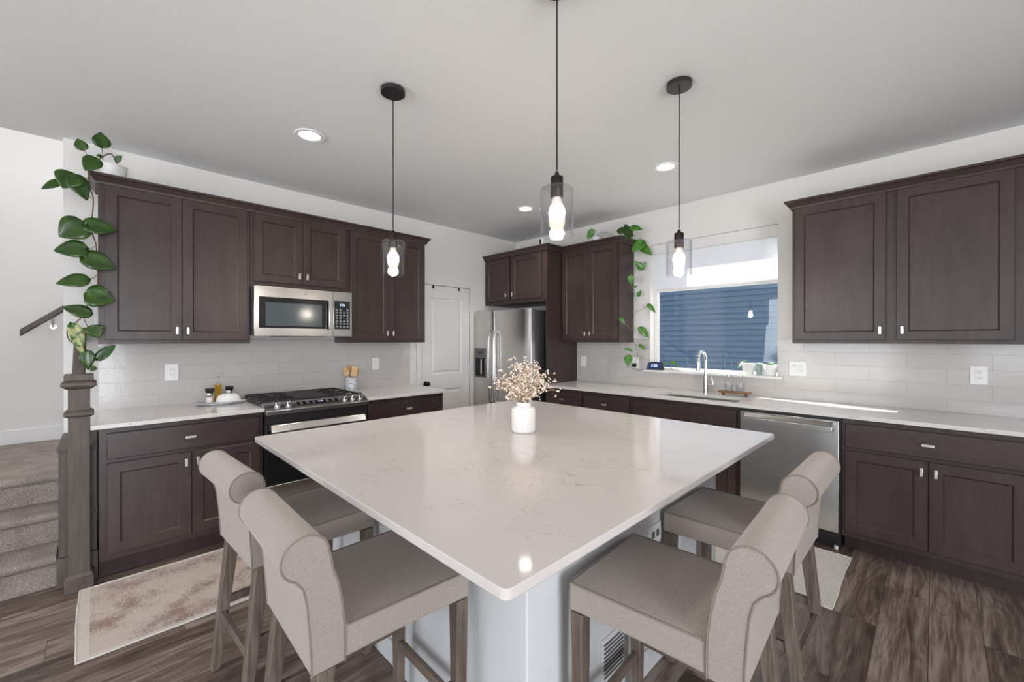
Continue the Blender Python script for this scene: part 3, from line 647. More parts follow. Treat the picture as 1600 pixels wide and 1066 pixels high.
b = B(); b.box(.4002, .4018, -2.612, -2.475, 1.49, 1.735); kp = b.out('keypad', 'blackgl', cpn, bev=.0005)
b = B()
for i in range(4):
    for j in range(7):
        if random.random() < .93: yy = -2.590 + i * .031; zz = 1.515 + j * .024; b.box(.4019, .4022, yy - .009, yy + .009, zz - .0065, zz - .001); b.box(.4019, .4022, yy - .006, yy + .006, zz + .002, zz + .006)
b.out('key_legends', 'keys', kp)
to = text('clock_digits', '2:26', .026, (.4021, -2.543, 1.70), (PI / 2, 0, PI / 2), 'digits', cpn, .0002)
b = B(); b.box(.06, .36, m0 + .2, m1 - .2, 1.4235, 1.4318); b.out('grease_filter', 'slot', mw)

# ------------------------------------------------------------------ refrigerator
fr = thing('refrigerator', 'stainless side-by-side refrigerator with ice dispenser', 'refrigerator', (.49, -.4, 0))
b = B(); b.box(.02, .955, -.672, -.05, .015, 1.728); b.out('body', 'steeld', fr, bev=.004)
def fdoor(x0, x1, name):
    b = B(); n_ = 10; pts = []
    for k in range(n_ + 1):
        t_ = k / n_; x = x0 + (x1 - x0) * t_; e = min(t_, 1 - t_) * (x1 - x0)
        y = -.748 + (0 if e > .02 else (.02 - e) ** 2 / .02 * .8) - .006 * math.sin(PI * t_)
        pts.append((x, y))
    pts += [(x1, -.676), (x0, -.676)]
    b.prism(pts, lambda x, y: Vector((x, y, .06)), lambda x, y: Vector((x, y, 1.742))); return b.out(name, 'steel', fr, bev=.004)
fl = fdoor(.014, .388, 'freezer_door'); frr = fdoor(.393, .965, 'fridge_door')
for x, d_ in ((.345, fl), (.436, frr)):
    b = B(); pts = smoothp([Vector(q) for q in [(x, -.755, 1.50), (x, -.785, 1.47), (x, -.797, 1.35), (x, -.802, 1.1), (x, -.797, .83), (x, -.785, .70), (x, -.755, .67)]])
    b.tube(pts, .012, 10); b.out('handle', 'steel', d_)
b = B(); b.box(.052, .245, -.7625, -.7525, .945, 1.30); ds = b.out('dispenser', 'steeld', fl, bev=.003)
b = B(); b.box(.067, .23, -.764, -.7628, .965, 1.18); b.out('dispenser_recess', 'darkin', ds)
b = B(); b.box(.105, .19, -.764, -.7628, 1.235, 1.26); b.out('dispenser_screen', 'blackgl', ds)
b = B(); b.box(.165, .19, -.770, -.7642, .99, 1.17); b.out('dispenser_paddle', 'steelh', ds)
b = B()
b.box(.03, .95, -.70, -.05, .001, .0145); b.out('base_grille', 'black', fr)
b = B(); b.box(.35, .62, -.70, -.60, 1.7285, 1.74); b.out('hinge_cover', 'steeld', fr)

# ------------------------------------------------------------------ dishwasher
dw = thing('dishwasher', 'stainless dishwasher with bar handle between the sink cabinet and base cabinet', 'dishwasher', (3.285, -.3, 0))
b = B(); b.box(2.9835, 3.590, -.57, -.05, .115, .886); b.out('body', 'black', dw)
b = B(); b.box(2.99, 3.582, -.612, -.571, .13, .865); dd = b.out('door', 'steel', dw, bev=.003)
b = B(); b.prism([(-.6125, .855), (-.640, .832), (-.655, .826), (-.655, .79), (-.643, .788), (-.636, .815), (-.6125, .815)], lambda y, z: Vector((3.02, y, z)), lambda y, z: Vector((3.552, y, z))); b.out('handle', 'steel', dd, bev=.002)
b = B(); b.box(3.2, 3.222, -.6135, -.6123, .853, .858); b.out('badge', 'black', dd)
b = B(); b.box(2.99, 3.582, -.53, -.06, .001, .1145); b.out('toe_kick', 'black', dw)
b = B(); b.cyl((3.56, -.545, .001), (3.56, -.545, .02), .012); b.out('leveling_foot', 'plastic', dw)

# ------------------------------------------------------------------ island
isl = thing('kitchen_island', 'white painted kitchen island base under the square quartz top', 'island', (2.4, -2.4, 0))
IX0, IX1, IY0, IY1 = 1.68, 3.168, -3.15, -1.62
b = B(); b.box(IX0 + .62, IX1, IY0, IY1, .001, .889); b.box(IX0, IX0 + .6195, IY0, IY0 + .12, .001, .889); b.out('panel_base', 'island', isl, bev=.004)
b = B(); b.box(IX0, IX0 + .6, IY0 + .1205, IY1, .001, .889); b.out('cabinet_block', 'cab', isl)
for k in range(3):
    a0 = IY0 + .14 + k * .44
    shaker(lambda s_, d, z: Vector((IX0 - d, s_, z)), a0, a0 + .42, .0005, .13, .86, isl)
b = B(); b.box(IX0 - .001, IX1 + .012, IY0 - .012, IY0 - .0005, .001, .10); b.box(IX1 + .0005, IX1 + .012, IY0, IY1, .001, .10); b.out('baseboard', 'island', isl, bev=.003)
for (y0, y1, z0, z1) in ((-2.76, -2.60, .14, .30),):
    b = B(); b.box(IX1 + .0005, IX1 + .006, y0, y1, z0, z1)
    vt = b.out('floor_vent', 'ventm', isl, bev=.001)
    b = B()
    for i in range(9): z = z0 + .02 + i * (z1 - z0 - .04) / 8; b.box(IX1 + .0062, IX1 + .010, y0 + .015, y1 - .015, z - .003, z + .002)
    b.out('louvre', 'slot', vt)
b = B(); b.box(IX1 + .0005, IX1 + .006, -2.40, -2.29, .52, .60); vt = b.out('outlet_plate', 'plastic', isl, bev=.001)
b = B()
for dy in (-.02, .02): b.box(IX1 + .0062, IX1 + .007, -2.345 + dy - .012, -2.345 + dy + .012, .545, .575)
b.out('outlet_slots', 'slot', vt)
slab('island_countertop', 1.633, 3.4441, -3.502, -1.5804, 'quartz', 'large square speckled white quartz island top with the vase on it', .02)

# ------------------------------------------------------------------ bar stools
def tapered(b, x0, y0, z0, h0, x1, y1, z1, h1):
    return b.hexa([(x0 - h0, y0 - h0, z0), (x0 + h0, y0 - h0, z0), (x0 + h0, y0 + h0, z0), (x0 - h0, y0 + h0, z0), (x1 - h1, y1 - h1, z1), (x1 + h1, y1 - h1, z1), (x1 + h1, y1 + h1, z1), (x1 - h1, y1 + h1, z1)])
def make_stool():
    t = thing('bar_stool', 'x', 'bar stool')
    # seat: a padded block, wider at the front, softly crowned
    b = B(); nx, ny = 12, 12; zs, za = .649, .562
    def P(i, j, top):
        v = j / ny; u = i / nx * 2 - 1
        y = -.150 + (.25 + .150) * v; hw = .2045 + (.220 - .2045) * v
        z = (zs + .012 * (1 - u ** 4) * (1 - (2 * v - 1) ** 4)) if top else za + .004 * math.sin(PI * v)
        return Vector((u * hw, y, z))
    T = [[b.bm.verts.new(P(i, j, 1)) for i in range(nx + 1)] for j in range(ny + 1)]
    D = [[b.bm.verts.new(P(i, j, 0)) for i in range(nx + 1)] for j in range(ny + 1)]
    for j in range(ny):
        for i in range(nx): b.bm.faces.new((T[j][i], T[j][i + 1], T[j + 1][i + 1], T[j + 1][i])); b.bm.faces.new((D[j][i], D[j + 1][i], D[j + 1][i + 1], D[j][i + 1]))
        b.bm.faces.new((T[j][0], T[j + 1][0], D[j + 1][0], D[j][0])); b.bm.faces.new((T[j][nx], D[j][nx], D[j + 1][nx], T[j + 1][nx]))
    for i in range(nx): b.bm.faces.new((T[0][i], D[0][i], D[0][i + 1], T[0][i + 1])); b.bm.faces.new((T[ny][i], T[ny][i + 1], D[ny][i + 1], D[ny][i]))
    seat = b.out('seat', 'fabric', t, bev=.010, seg=3, angle=60)
    b = B(); pts = [(-.2045, -.14, zs - .001), (-.2195, .238, zs - .001), (-.208, .2495, zs - .001), (.208, .2495, zs - .001), (.2195, .238, zs - .001), (.2045, -.14, zs - .001)]
    b.tube(pts, .0028, 6); b.out('seat_piping', 'piping', seat)
    # back: scroll profile in Y,Z
    yc, zc, r = -.252, .866, .056
    prof = [(-.234, .556), (-.1505, .556), (-.1505, .60), (-.153, .66), (-.160, .72), (-.172, .78), (-.186, .82)]
    for k in range(17):
        a = math.radians(12 + k * (245 - 12) / 16); prof.append((yc + r * math.cos(a), zc + r * math.sin(a)))
    prof += [(-.268, .806), (-.257, .79), (-.248, .75), (-.241, .68), (-.2355, .60)]
    def hw(z): return .2035 + (z - .556) / (.92 - .556) * .0175
    b = B(); b.prism(prof, lambda y, z: Vector((-hw(z), y, z)), lambda y, z: Vector((hw(z), y, z)))
    # let the rear lower edge dip a little like loose upholstery
    back = b.out('backrest', 'fabric', t, bev=.004, seg=2, angle=50)
    for s in (-1, 1):
        b = B(); pts = [(s * (hw(z) + .0005), y, z) for y, z in prof[1:]] + [(s * (hw(.556) + .0005), -.234, .556)]
        b.tube(pts, .0024, 6); b.out('side_piping', 'piping', back)
    for s in (-1, 1):
        b = B(); tapered(b, s * .196, .222, .001, .0165, s * .196, .222, .561, .0225); b.out('leg', 'leg', t, bev=.003)
        b = B(); tapered(b, s * .192, -.258, .001, .016, s * .181, -.196, .5555, .0235); b.out('leg', 'leg', t, bev=.003)
    b = B(); b.box(-.1775, .1775, .212, .232, .195, .228); b.out('footrest', 'leg', t, bev=.003)
    b = B(); b.box(-.170, .170, -.244, -.224, .215, .248); b.out('stretcher', 'leg', t, bev=.003)
    for s in (-1, 1):
        b = B(); b.hexa([(s * .190 + dx, y, z) for z in (.262, .295) for dx, y in ((-.01, -.212), (.01, -.212), (.01, .200), (-.01, .200))]); b.out('stretcher', 'leg', t, bev=.003)
    return t
s0 = make_stool()
stools = [(2.734, -3.443, -.018, 'beige linen bar stool with rolled back, nearest on the left side of the island'),
          (2.052, -3.435, .055, 'beige linen bar stool with rolled back, beside the runner rug and nearest the range'),
          (3.463, -2.789, PI / 2 + .054, 'beige linen bar stool with rolled back, nearest on the right side of the island'),
          (3.437, -2.085, PI / 2 - .005, 'beige linen bar stool with rolled back, in front of the dishwasher')]
for k, (x, y, a, lab) in enumerate(stools):
    o = s0 if k == 0 else dup(s0)
    o.location = (x, y, 0); o.rotation_euler = (0, 0, a); o['label'] = lab; o['group'] = 'linen stools around the island'

# ------------------------------------------------------------------ rugs
def rug(name, x0, x1, y0, y1, m, label, edge=True):
    t = thing(name, label, 'rug', ((x0 + x1) / 2, (y0 + y1) / 2, 0))
    b = B(); nx, ny = 10, 26
    wob = lambda a, k: .003 * math.sin(a * 3.1 + k) + .0008 * math.sin(a * 11 + k * 2)
    g = [[Vector((x0 + (x1 - x0) * i / nx + (wob(j / ny * 2, 1) if i in (0, nx) else 0), y0 + (y1 - y0) * j / ny + (wob(i / nx * 2, 2) if j in (0, ny) else 0), .007)) for i in range(nx + 1)] for j in range(ny + 1)]
    T = [[b.bm.verts.new(p) for p in row] for row in g]; D = [[b.bm.verts.new(p - Vector((0, 0, .006))) for p in row] for row in g]
    for j in range(ny):
        for i in range(nx): b.bm.faces.new((T[j][i], T[j][i + 1], T[j + 1][i + 1], T[j + 1][i])); b.bm.faces.new((D[j][i], D[j + 1][i], D[j + 1][i + 1], D[j][i + 1]))
        b.bm.faces.new((T[j][0], T[j + 1][0], D[j + 1][0], D[j][0])); b.bm.faces.new((T[j][nx], D[j][nx], D[j + 1][nx], T[j + 1][nx]))
    for i in range(nx): b.bm.faces.new((T[0][i], D[0][i], D[0][i + 1], T[0][i + 1])); b.bm.faces.new((T[ny][i], T[ny][i + 1], D[ny][i + 1], D[ny][i]))
    b.out('pile', m, t)
    if edge:
        loop = [g[0][i] for i in range(nx + 1)] + [g[j][nx] for j in range(1, ny + 1)] + [g[ny][i] for i in range(nx - 1, -1, -1)] + [g[j][0] for j in range(ny - 1, -1, -1)]
        b = B(); b.tube([p - Vector((0, 0, .0015)) for p in loop], .0042, 6); b.out('binding', 'rugedge', t)
rug('runner_rug', .684, 1.425, -4.128, -2.25, 'rug', 'faded beige and rust runner rug lying before the stove')
rug('kitchen_mat', 2.35, 3.648, -1.366, -.643, 'rug2', 'plain cream rug lying on the floor before the dishwasher', True)

# ------------------------------------------------------------------ pendants and recessed lights
def pendant(x, y, dz, label):
    t = thing('pendant_light', label, 'pendant light', (x, y, 1.745 + dz), 'clear glass pendants over the island')
    b = B(); b.lathe([(.062, 0), (.062, .022), (.055, .0265)], (x, y, H - .027), 32); b.out('canopy', 'black', t)
    b = B(); b.cyl((x, y, 1.985 + dz), (x, y, H - .028), .0032, seg=8); b.out('cord', 'black', t)
    zt = 1.918 + dz
    b = B(); b.lathe([(.005, .062), (.008, .055), (.010, .044), (.0225, .042), (.0235, .038), (.0235, .006), (.0235, .004)], (x, y, zt), 20); b.out('cap', 'bronze', t)
    b = B(); b.lathe([(.0225, -.034), (.0235, -.030), (.0235, -.0025)], (x, y, zt), 20); b.out('socket', 'bronze', t)
    # glass cylinder: closed top disc, open bottom, real wall thickness
    b = B(); R = .0615; z0 = 1.742 + dz
    prof = [(.024, zt + .002), (R - .006, zt + .002), (R, zt - .004), (R, z0), (R - .0025, z0), (R - .0025, zt - .005), (R - .007, zt - .001), (.024, zt - .001)]
    rings = [b.ring((x, y, z), r, Vector((1, 0, 0)), 36) for r, z in prof]
    b.skin(rings + [rings[0]], False); b.out('glass_shade', 'glass', t)
    b = B(); b.lathe([(.014, -.032), (.0185, -.05), (.022, -.062)], (x, y, zt), 20); b.out('bulb_neck', 'bulbb', t)
    b = B(); b.lathe([(.022, -.0625), (.0285, -.076), (.0305, -.09), (.0285, -.105), (.021, -.118), (.010, -.1245), (.001, -.126)], (x, y, zt), 24); b.out('bulb', 'bulb', t)
    l = bpy.data.lights.new('pendant_lamp', 'POINT'); l.energy = 6.5; l.color = (1, .90, .78); l.shadow_soft_size = .03
    lo = bpy.data.objects.new('pendant_lamp', l); COL.objects.link(lo); lo.location = (0, 0, -.02); lo.parent = t; lo.location = (0, 0, .035)
pendant(2.005, -2.944, .0, 'clear glass pendant light hanging nearest the stove wall cabinets')
pendant(3.04, -2.852, .038, 'clear glass pendant light hanging nearest the viewer, largest in the photo')
pendant(3.093, -1.925, -.012, 'clear glass pendant light hanging in front of the window')
for x, y, on, lab in ((1.173, -3.077, 1, 'round recessed ceiling light above the stove side of the room'), (2.573, -.97, 1, 'round recessed ceiling light above the sink'), (1.113, -.983, 1, 'round recessed ceiling light nearest the refrigerator'),
                      (4.6, -3.3, 0, 'x'), (4.6, -5.6, 0, 'x'), (2.4, -5.6, 0, 'x')):
    t = thing('recessed_light', lab, 'ceiling light', (x, y, H), 'recessed ceiling lights') if on else None
    if on:
        b = B(); prof = [(.062, -.001), (.092, -.001), (.094, -.004), (.088, -.009), (.064, -.007)]
        rings = [b.ring((x, y, H + z), r, Vector((1, 0, 0)), 32) for r, z in prof]; b.skin(rings + [rings[0]], False); b.out('trim_ring', 'plastic', t)
        b = B(); b.lathe([(.0615, -.001), (.0615, -.003), (.055, -.004)], (x, y, H), 32); b.out('lens', 'can', t)
    l = bpy.data.lights.new('recessed_lamp', 'SPOT'); l.energy = 30 if on else 8; l.color = (1, .95, .89); l.spot_size = 2.3; l.spot_blend = .8; l.shadow_soft_size = .05
    lo = bpy.data.objects.new('recessed_lamp', l); COL.objects.link(lo)
    if on: lo.parent = t; lo.location = (0, 0, -.02)
    else: lo.location = (x, y, H - .02)

# ------------------------------------------------------------------ roller shade
rs = thing('roller_shade', 'white roller shade pulled halfway down the kitchen window', 'window shade', (2.525, .05, 2.37))
b = B(); b.box(WX0 + .004, WX1 - .004, .012, .075, 2.275, WZ1 - .001); b.out('headrail', 'trimw', rs, bev=.003)
b = B(); b.box(WX0 + .008, WX1 - .003, .0535, .0545, 1.915, 2.2745); b.out('shade_cloth', 'shade', rs, smooth=False)
b = B(); b.box(WX0 + .008, WX1 - .003, .047, .061, 1.885, 1.9148); b.out('bottom_rail', 'trimw', rs, bev=.003)
b = B(); b.box(2.50, 2.56, .039, .0468, 1.892, 1.902); b.out('pull_tab', 'plastic', rs, bev=.002)

# ------------------------------------------------------------------ outside
t = thing('neighbor_house', 'blue lap-sided wall of the house next door seen through the window', 'house', (3, 5.5, -.4))
b = B(); e = .118; z = -.5; x0, x1 = -4.5, 9.5
b.box(x0, x1, 5.53, 5.9, -.5, 5.4)
while z < 5.3:
    b.hexa([(x0, 5.495, z), (x1, 5.495, z), (x1, 5.529, z), (x0, 5.529, z), (x0, 5.528, z + e), (x1, 5.528, z + e), (x1, 5.529, z + e), (x0, 5.529, z + e)]); z += e
b.out('lap_siding', 'siding', t, smooth=False)
b = B(); b.box(x0, x1, 5.2, 5.9, 5.41, 5.5); b.out('eave', 'trimw', t)
b = B(); b.box(-30, 40, .16, 40, -.62, -.52); struct(b.out('ground', 'grass'))
b = B(); b.box(-30, 40, -40, -8.2, -.62, -.52); struct(b.out('ground_back', 'grass'))

# ------------------------------------------------------------------ outlets and switches
def outlet(V, s_, z, w_, h_, kinds, label, dark=False, d=.0095):
    t = thing('wall_outlet' if 'o' in kinds else 'light_switch', label, 'outlet' if 'o' in kinds else 'switch', V(s_, d, z - h_ / 2))
    b = B(); fb(b, V, s_ - w_ / 2, s_ + w_ / 2, d, d + .006, z - h_ / 2, z + h_ / 2); b.out('cover_plate', 'plastic', t, bev=.002)
    n_ = len(kinds)
    for k, c in enumerate(kinds):
        cs = s_ + (k - (n_ - 1) / 2) * .046
        b = B(); fb(b, V, cs - .0165, cs + .0165, d + .0062, d + .008, z - .033, z + .033); ins = b.out('rocker' if c == 's' else 'receptacle', 'plastic', t, bev=.001)
        b = B()
        if c == 'o':
            for q in (-.017, .017):
                for m_ in (-.0065, .0065): fb(b, V, cs + m_ - .0012, cs + m_ + .0012, d + .0081, d + .0084, z + q, z + q + .009)
                fb(b, V, cs - .0022, cs + .0022, d + .0081, d + .0084, z + q - .009, z + q - .005)
        else: fb(b, V, cs - .012, cs + .012, d + .0081, d + .0084, z + .041 - .02, z + .043 - .02)
        b.out('slots', 'slot', ins)
    return t
outlet(VL, -3.66, 1.156, .08, .125, 'o', 'white outlet on the tile between newel post and condiment tray')
outlet(VL, -2.038, 1.156, .075, .12, 's', 'white switch on the tile right of the utensil crock')
outlet(VW, 1.13, 1.15, .075, .12, 's', 'white switch on the tile beside the refrigerator panel')
op = outlet(VW, 1.798, 1.159, .075, .115, 'o', 'white outlet with a black charger plugged in beside the window')
outlet(VW, 3.239, 1.165, .12, .118, 'so', 'white double plate with rocker and receptacle right of the window')
outlet(VW, 4.224, 1.169, .078, .118, 'o', 'white outlet on the tile under the wide right cabinet')
t = thing('charger', 'small black charger plug with its cord in the outlet beside the window', 'charger', (1.79, -.03, 1.13))
b = B(); b.box(1.775, 1.812, -.048, -.0181, 1.115, 1.152); b.out('plug_body', 'rubber', t, bev=.003)
b = B(); b.tube([(1.793, -.034, 1.1148), (1.798, -.036, 1.095), (1.83, -.045, 1.08), (1.87, -.06, 1.085), (1.90, -.055, 1.098), (1.93, -.03, 1.0975)], .0017, 6); b.out('cord', 'rubber', t)

# ------------------------------------------------------------------ window sill things
ZS = WZ0 + .0003
t = thing('smart_display', 'small navy tabletop display showing the time on the left of the sill', 'display', (2.01, .0, ZS))
b = B(); b.hexa([(1.93, -.03, ZS), (2.085, -.03, ZS), (2.085, .045, ZS), (1.93, .045, ZS), (1.93, -.005, ZS + .082), (2.085, -.005, ZS + .082), (2.085, .01, ZS + .082), (1.93, .01, ZS + .082)]); b.out('housing', 'rubber', t, bev=.006, seg=3)
b = B(); _n = Vector((0, -.957, .29)); q = [Vector((x, -.03 + .025 * (z_ / .082), ZS + z_)) + _n * .0004 for x, z_ in ((1.936, .008), (2.079, .008), (2.079, .075), (1.936, .075))]; b.hexa(q + [p + _n * .0008 for p in q]); sn = b.out('screen', 'navy', t, smooth=False)
text('clock_digits', '2:26', .040, (2.0075, -.0172 - .0018, ZS + .044), (PI / 2 - .295, 0, 0), 'digits', t, .0002)

def leafmesh(b, P0, P1, wid, nrm, fold=.25, curl=.15, heart=1.):
    P0, P1 = Vector(P0), Vector(P1); d = P1 - P0; L = d.length; d.normalize(); n_ = Vector(nrm); n_ = (n_ - d * n_.dot(d)).normalized(); s_ = d.cross(n_)
    rows = []; K = 12
    for i in range(K + 1):
        t_ = i / K
        hw = wid / 2 * (math.sin(PI * min(1, t_ ** .62)) ** .8 if 0 < t_ < 1 else 0) * (1.05 - .1 * t_)
        hw = max(hw, .0004)
        row = []
        for u in (-1, -.55, 0, .55, 1):
            notch = -heart * .16 * L * abs(u) ** 1.5 * max(0, 1 - t_ * 4)
            p = P0 + d * (L * t_ + notch) + s_ * (u * hw) + n_ * (fold * abs(u) * hw - curl * L * t_ ** 2 + curl * L * .35 * t_)
            row.append(b.bm.verts.new(p))
        rows.append(row)
    for A_, C_ in zip(rows, rows[1:]):
        for i in range(4): b.bm.faces.new((A_[i], A_[i + 1], C_[i + 1], C_[i]))
def leafobj(P0, P1, wid, nrm, m, parent, **k):
    b = B(); leafmesh(b, P0, P1, wid, nrm, **k)
    o = b.out('leaf', m, parent, angle=80); so_ = o.modifiers.new('thick', 'SOLIDIFY'); so_.thickness = .0012; so_.offset = 0
    return o
# small rooted cutting in a glass jar, left on the sill
t = thing('propagation_jar', 'tiny green cutting in a glass jar beside the display on the sill', 'plant', (2.17, .03, ZS))
b = B(); b.lathe([(.018, 0), (.02, .003), (.02, .03), (.012, .042), (.012, .055)], (2.17, .03, ZS), 16); b.out('jar', 'glass', t)
b = B(); b.tube([(2.17, .03, ZS + .01), (2.165, .028, ZS + .06), (2.18, .02, ZS + .095), (2.205, .012, ZS + .092)], .002); b.tube([(2.168, .03, ZS + .05), (2.14, .02, ZS + .07), (2.11, .015, ZS + .06)], .0018); b.out('stem', 'vineg', t)
leafobj((2.20, .012, ZS + .092), (2.245, -.01, ZS + .035), .035, (.3, -1, .6), 'leaf2', t)
leafobj((2.125, .018, ZS + .062), (2.085, .015, ZS + .068), .022, (0, -1, .5), 'leaf2', t)
leafobj((2.18, .02, ZS + .09), (2.165, .01, ZS + .06), .022, (.3, -1, .6), 'leaf2', t)
# planter with lettering
t = thing('lettered_planter', 'small cream square planter with lines of script on the sill', 'planter', (2.87, .02, ZS))
b = B(); b.hexa([(2.835, -.015, ZS), (2.905, -.015, ZS), (2.905, .055, ZS), (2.835, .055, ZS), (2.825, -.024, ZS + .10), (2.915, -.024, ZS + .10), (2.915, .064, ZS + .10), (2.825, .064, ZS + .10)]); pl = b.out('pot', 'ceramic', t, bev=.003)
b = B()
for r_ in range(5):
    z_ = ZS + .088 - r_ * .018; yy = -.0155 - .009 * ((z_ - ZS) / .10) - .0006; x_ = 2.838
    while x_ < 2.90 - (r_ % 2) * .006:
        L = random.uniform(.006, .014); pts = [(x_ + L * k / 4, yy, z_ + (.0025 if k % 2 else -.0015)) for k in range(5)]; b.tube(pts, .0008, 4); x_ += L + .004
b.out('script_lines', 'greentxt', pl)
b = B(); b.tube([(2.86, .02, ZS + .095), (2.84, .0, ZS + .12), (2.80, -.015, ZS + .11), (2.785, -.02, ZS + .08)], .002); b.out('stem', 'vineg', t)
leafobj((2.845, .0, ZS + .118), (2.785, -.022, ZS + .055), .022, (-.4, -1, .4), 'leaf2', t)
b = B(); b.box(2.931, 2.968, .0, .07, ZS, ZS + .105)
for k in range(4): b.box(2.931, 2.968, -.003, -.0002, ZS + .01 + k * .024, ZS + .024 + k * .024)
one(b.out('sage_tin', 'greybox', org=(2.95, .03, ZS), bev=.002), 'small sage green ribbed tin between the planter and the round pot on the sill', 'tin')
t = thing('round_planter', 'round matte white pot at the right end of the sill', 'planter', (3.03, .025, ZS))
b = B(); b.lathe([(.042, 0), (.046, .004), (.054, .095), (.050, .095), (.044, .02), (.001, .018)], (3.03, .025, ZS), 28); b.out('pot', 'potw', t)
b = B(); b.lathe([(.0485, .0785), (.0485, .08)], (3.03, .025, ZS), 20); b.out('soil', 'darkin', t)
leafobj((3.035, .02, ZS + .08), (3.075, -.0, ZS + .12), .025, (0, -1, .5), 'leaf2', t)
leafobj((3.03, .02, ZS + .08), (3.01, .01, ZS + .115), .022, (0, -1, .5), 'leaf2', t)

# ------------------------------------------------------------------ trailing plants
def f1(u, v): return (u / 3.808, 180 + v / 3.808)
def f2(u, v): return (u / 2.665, 180 + v / 2.665)
CN = (CAM - Vector((.35, -4.1, 1.9))).normalized()
pp = thing('trailing_philodendron', 'big-leaved green philodendron trailing down the left end of the stove wall cabinets', 'plant', (.20, -3.95, 2.405))
b = B(); b.lathe([(.05, 0), (.054, .004), (.070, .14), (.065, .14), (.055, .02), (.001, .018)], (.20, -3.975, 2.4056), 28); b.out('pot', 'potw', pp)
b = B(); b.lathe([(.0625, .125), (.0625, .127)], (.20, -3.975, 2.4056), 20); b.out('soil', 'darkin', pp)
XP = .375
vp = [Vector((.20, -3.95, 2.54)), Vector((.28, -3.99, 2.60))]
for u, v in [(400, 195), (375, 235), (372, 290), (388, 345), (385, 415), (378, 470), (400, 540), (402, 600), (408, 680), (400, 730), (365, 790), (345, 835), (310, 870), (280, 900), (290, 940), (330, 960), (370, 985), (405, 1010)]:
    vp.append(at(*f2(u, v), 'x', XP))
b = B(); b.tube(smoothp(vp), .0035, 6)
b.tube(smoothp([at(*f2(345, 835), 'x', XP), at(*f2(365, 880), 'x', XP + .01), at(*f2(385, 890), 'x', XP + .01)]), .0022)
b.tube(smoothp([at(*f2(280, 890), 'x', XP), at(*f2(300, 930), 'x', XP + .01), at(*f2(345, 990), 'x', XP + .01), at(*f2(365, 1000), 'x', XP + .01)]), .0022)
b.out('vine', 'vine', pp)
LS = [(f1, 605, 188, 600, 98, 62), (f1, 495, 205, 460, 137, 46), (f1, 690, 272, 724, 240, 26), (f1, 572, 262, 503, 327, 66), (f1, 607, 248, 572, 238, 18),
      (f1, 430, 352, 372, 432, 92), (f1, 360, 395, 245, 437, 34), (f1, 432, 362, 522, 505, 74), (f1, 498, 650, 350, 722, 112), (f1, 503, 650, 697, 684, 76),
      (f1, 508, 795, 315, 804, 82), (f1, 497, 842, 694, 912, 92), (f1, 520, 978, 330, 1000, 64)]
LS2 = [(f2, 362, 748, 478, 770, 76), (f2, 375, 828, 257, 797, 42), (f2, 385, 880, 412, 928, 50), (f2, 405, 1015, 482, 955, 32), (f2, 300, 872, 352, 968, 34), (f2, 362, 985, 368, 1062, 36), (f2, 395, 1048, 378, 1068, 16), (f2, 300, 905, 350, 1000, 22)]
vattach = [f2(430, 185), f2(400, 200), f2(480, 190), f2(375, 235), f2(400, 195), f2(375, 262), f2(375, 262), f2(383, 350), f2(383, 420), f2(378, 478), f2(398, 545), f2(400, 600), f2(405, 665)]
for k, (ff, a, b_, c, d, wd_) in enumerate(LS + LS2):
    sc_ = 3.808 if ff is f1 else 2.665
    off = random.uniform(-.012, .02)
    P0 = at(*ff(a, b_), 'x', XP + .02); P1 = at(*ff(c, d), 'x', XP + .03 + off)
    mpp = (CAM - P0).length / FPX / .93
    lf = leafobj(P0, P1, wd_ / sc_ * mpp * .84, CN + Vector((random.uniform(-.2, .2), random.uniform(-.2, .2), .35)), 'leafv' if k in (17, 20) else 'leaf', pp, fold=.18, curl=.12, heart=.8)
    if k < len(vattach):
        q = at(*vattach[k], 'x', XP); bb = B(); md_ = (q + P0) / 2 - Vector((0, 0, .008)); bb.tube(smoothp([q, md_, P0 + (P1 - P0) * .1]), .0019, 5); bb.out('petiole', 'vine', pp)

pq = thing('trailing_pothos', 'bright green pothos trailing from the cabinet top down beside the window', 'plant', (1.42, -.17, 2.405))
b = B(); b.lathe([(.038, 0), (.040, .004), (.046, .105), (.042, .105), (.038, .02), (.001, .018)], (1.43, -.20, 2.4056), 24); b.out('pot', 'potw', pq)
def g2(u, v, d=0):
    p = at(860 + u / 4.444, 340 + v / 4.444, 'x', 1.834 + d)
    if p.y > -.06: p = at(860 + u / 4.444, 340 + v / 4.444, 'y', -.055 - d)
    return p
def gt(u, v, d=0): return at(860 + u / 4.444, 340 + v / 4.444, 'y', -.22 - d)
b = B()
b.tube(smoothp([Vector((1.43, -.20, 2.50)), gt(320, 95), gt(295, 88)]), .0022)
b.tube(smoothp([Vector((1.43, -.20, 2.50)), gt(350, 103), gt(420, 115), gt(460, 128), gt(510, 130), gt(545, 145), g2(572, 175), g2(582, 250), g2(577, 330), g2(560, 400), g2(548, 450), g2(575, 520), g2(600, 590), g2(602, 645), g2(575, 700), g2(572, 760), g2(578, 830), g2(588, 880), g2(606, 950), g2(600, 985)]), .0022)
b.tube(smoothp([g2(570, 810), g2(550, 770), g2(520, 735), g2(505, 720)]), .0016)
b.tube(smoothp([g2(595, 560), g2(605, 530), g2(620, 515)]), .0016)
b.tube(smoothp([g2(595, 660), g2(640, 635), g2(682, 612)]), .0016)
b.out('vine', 'vineg', pq)
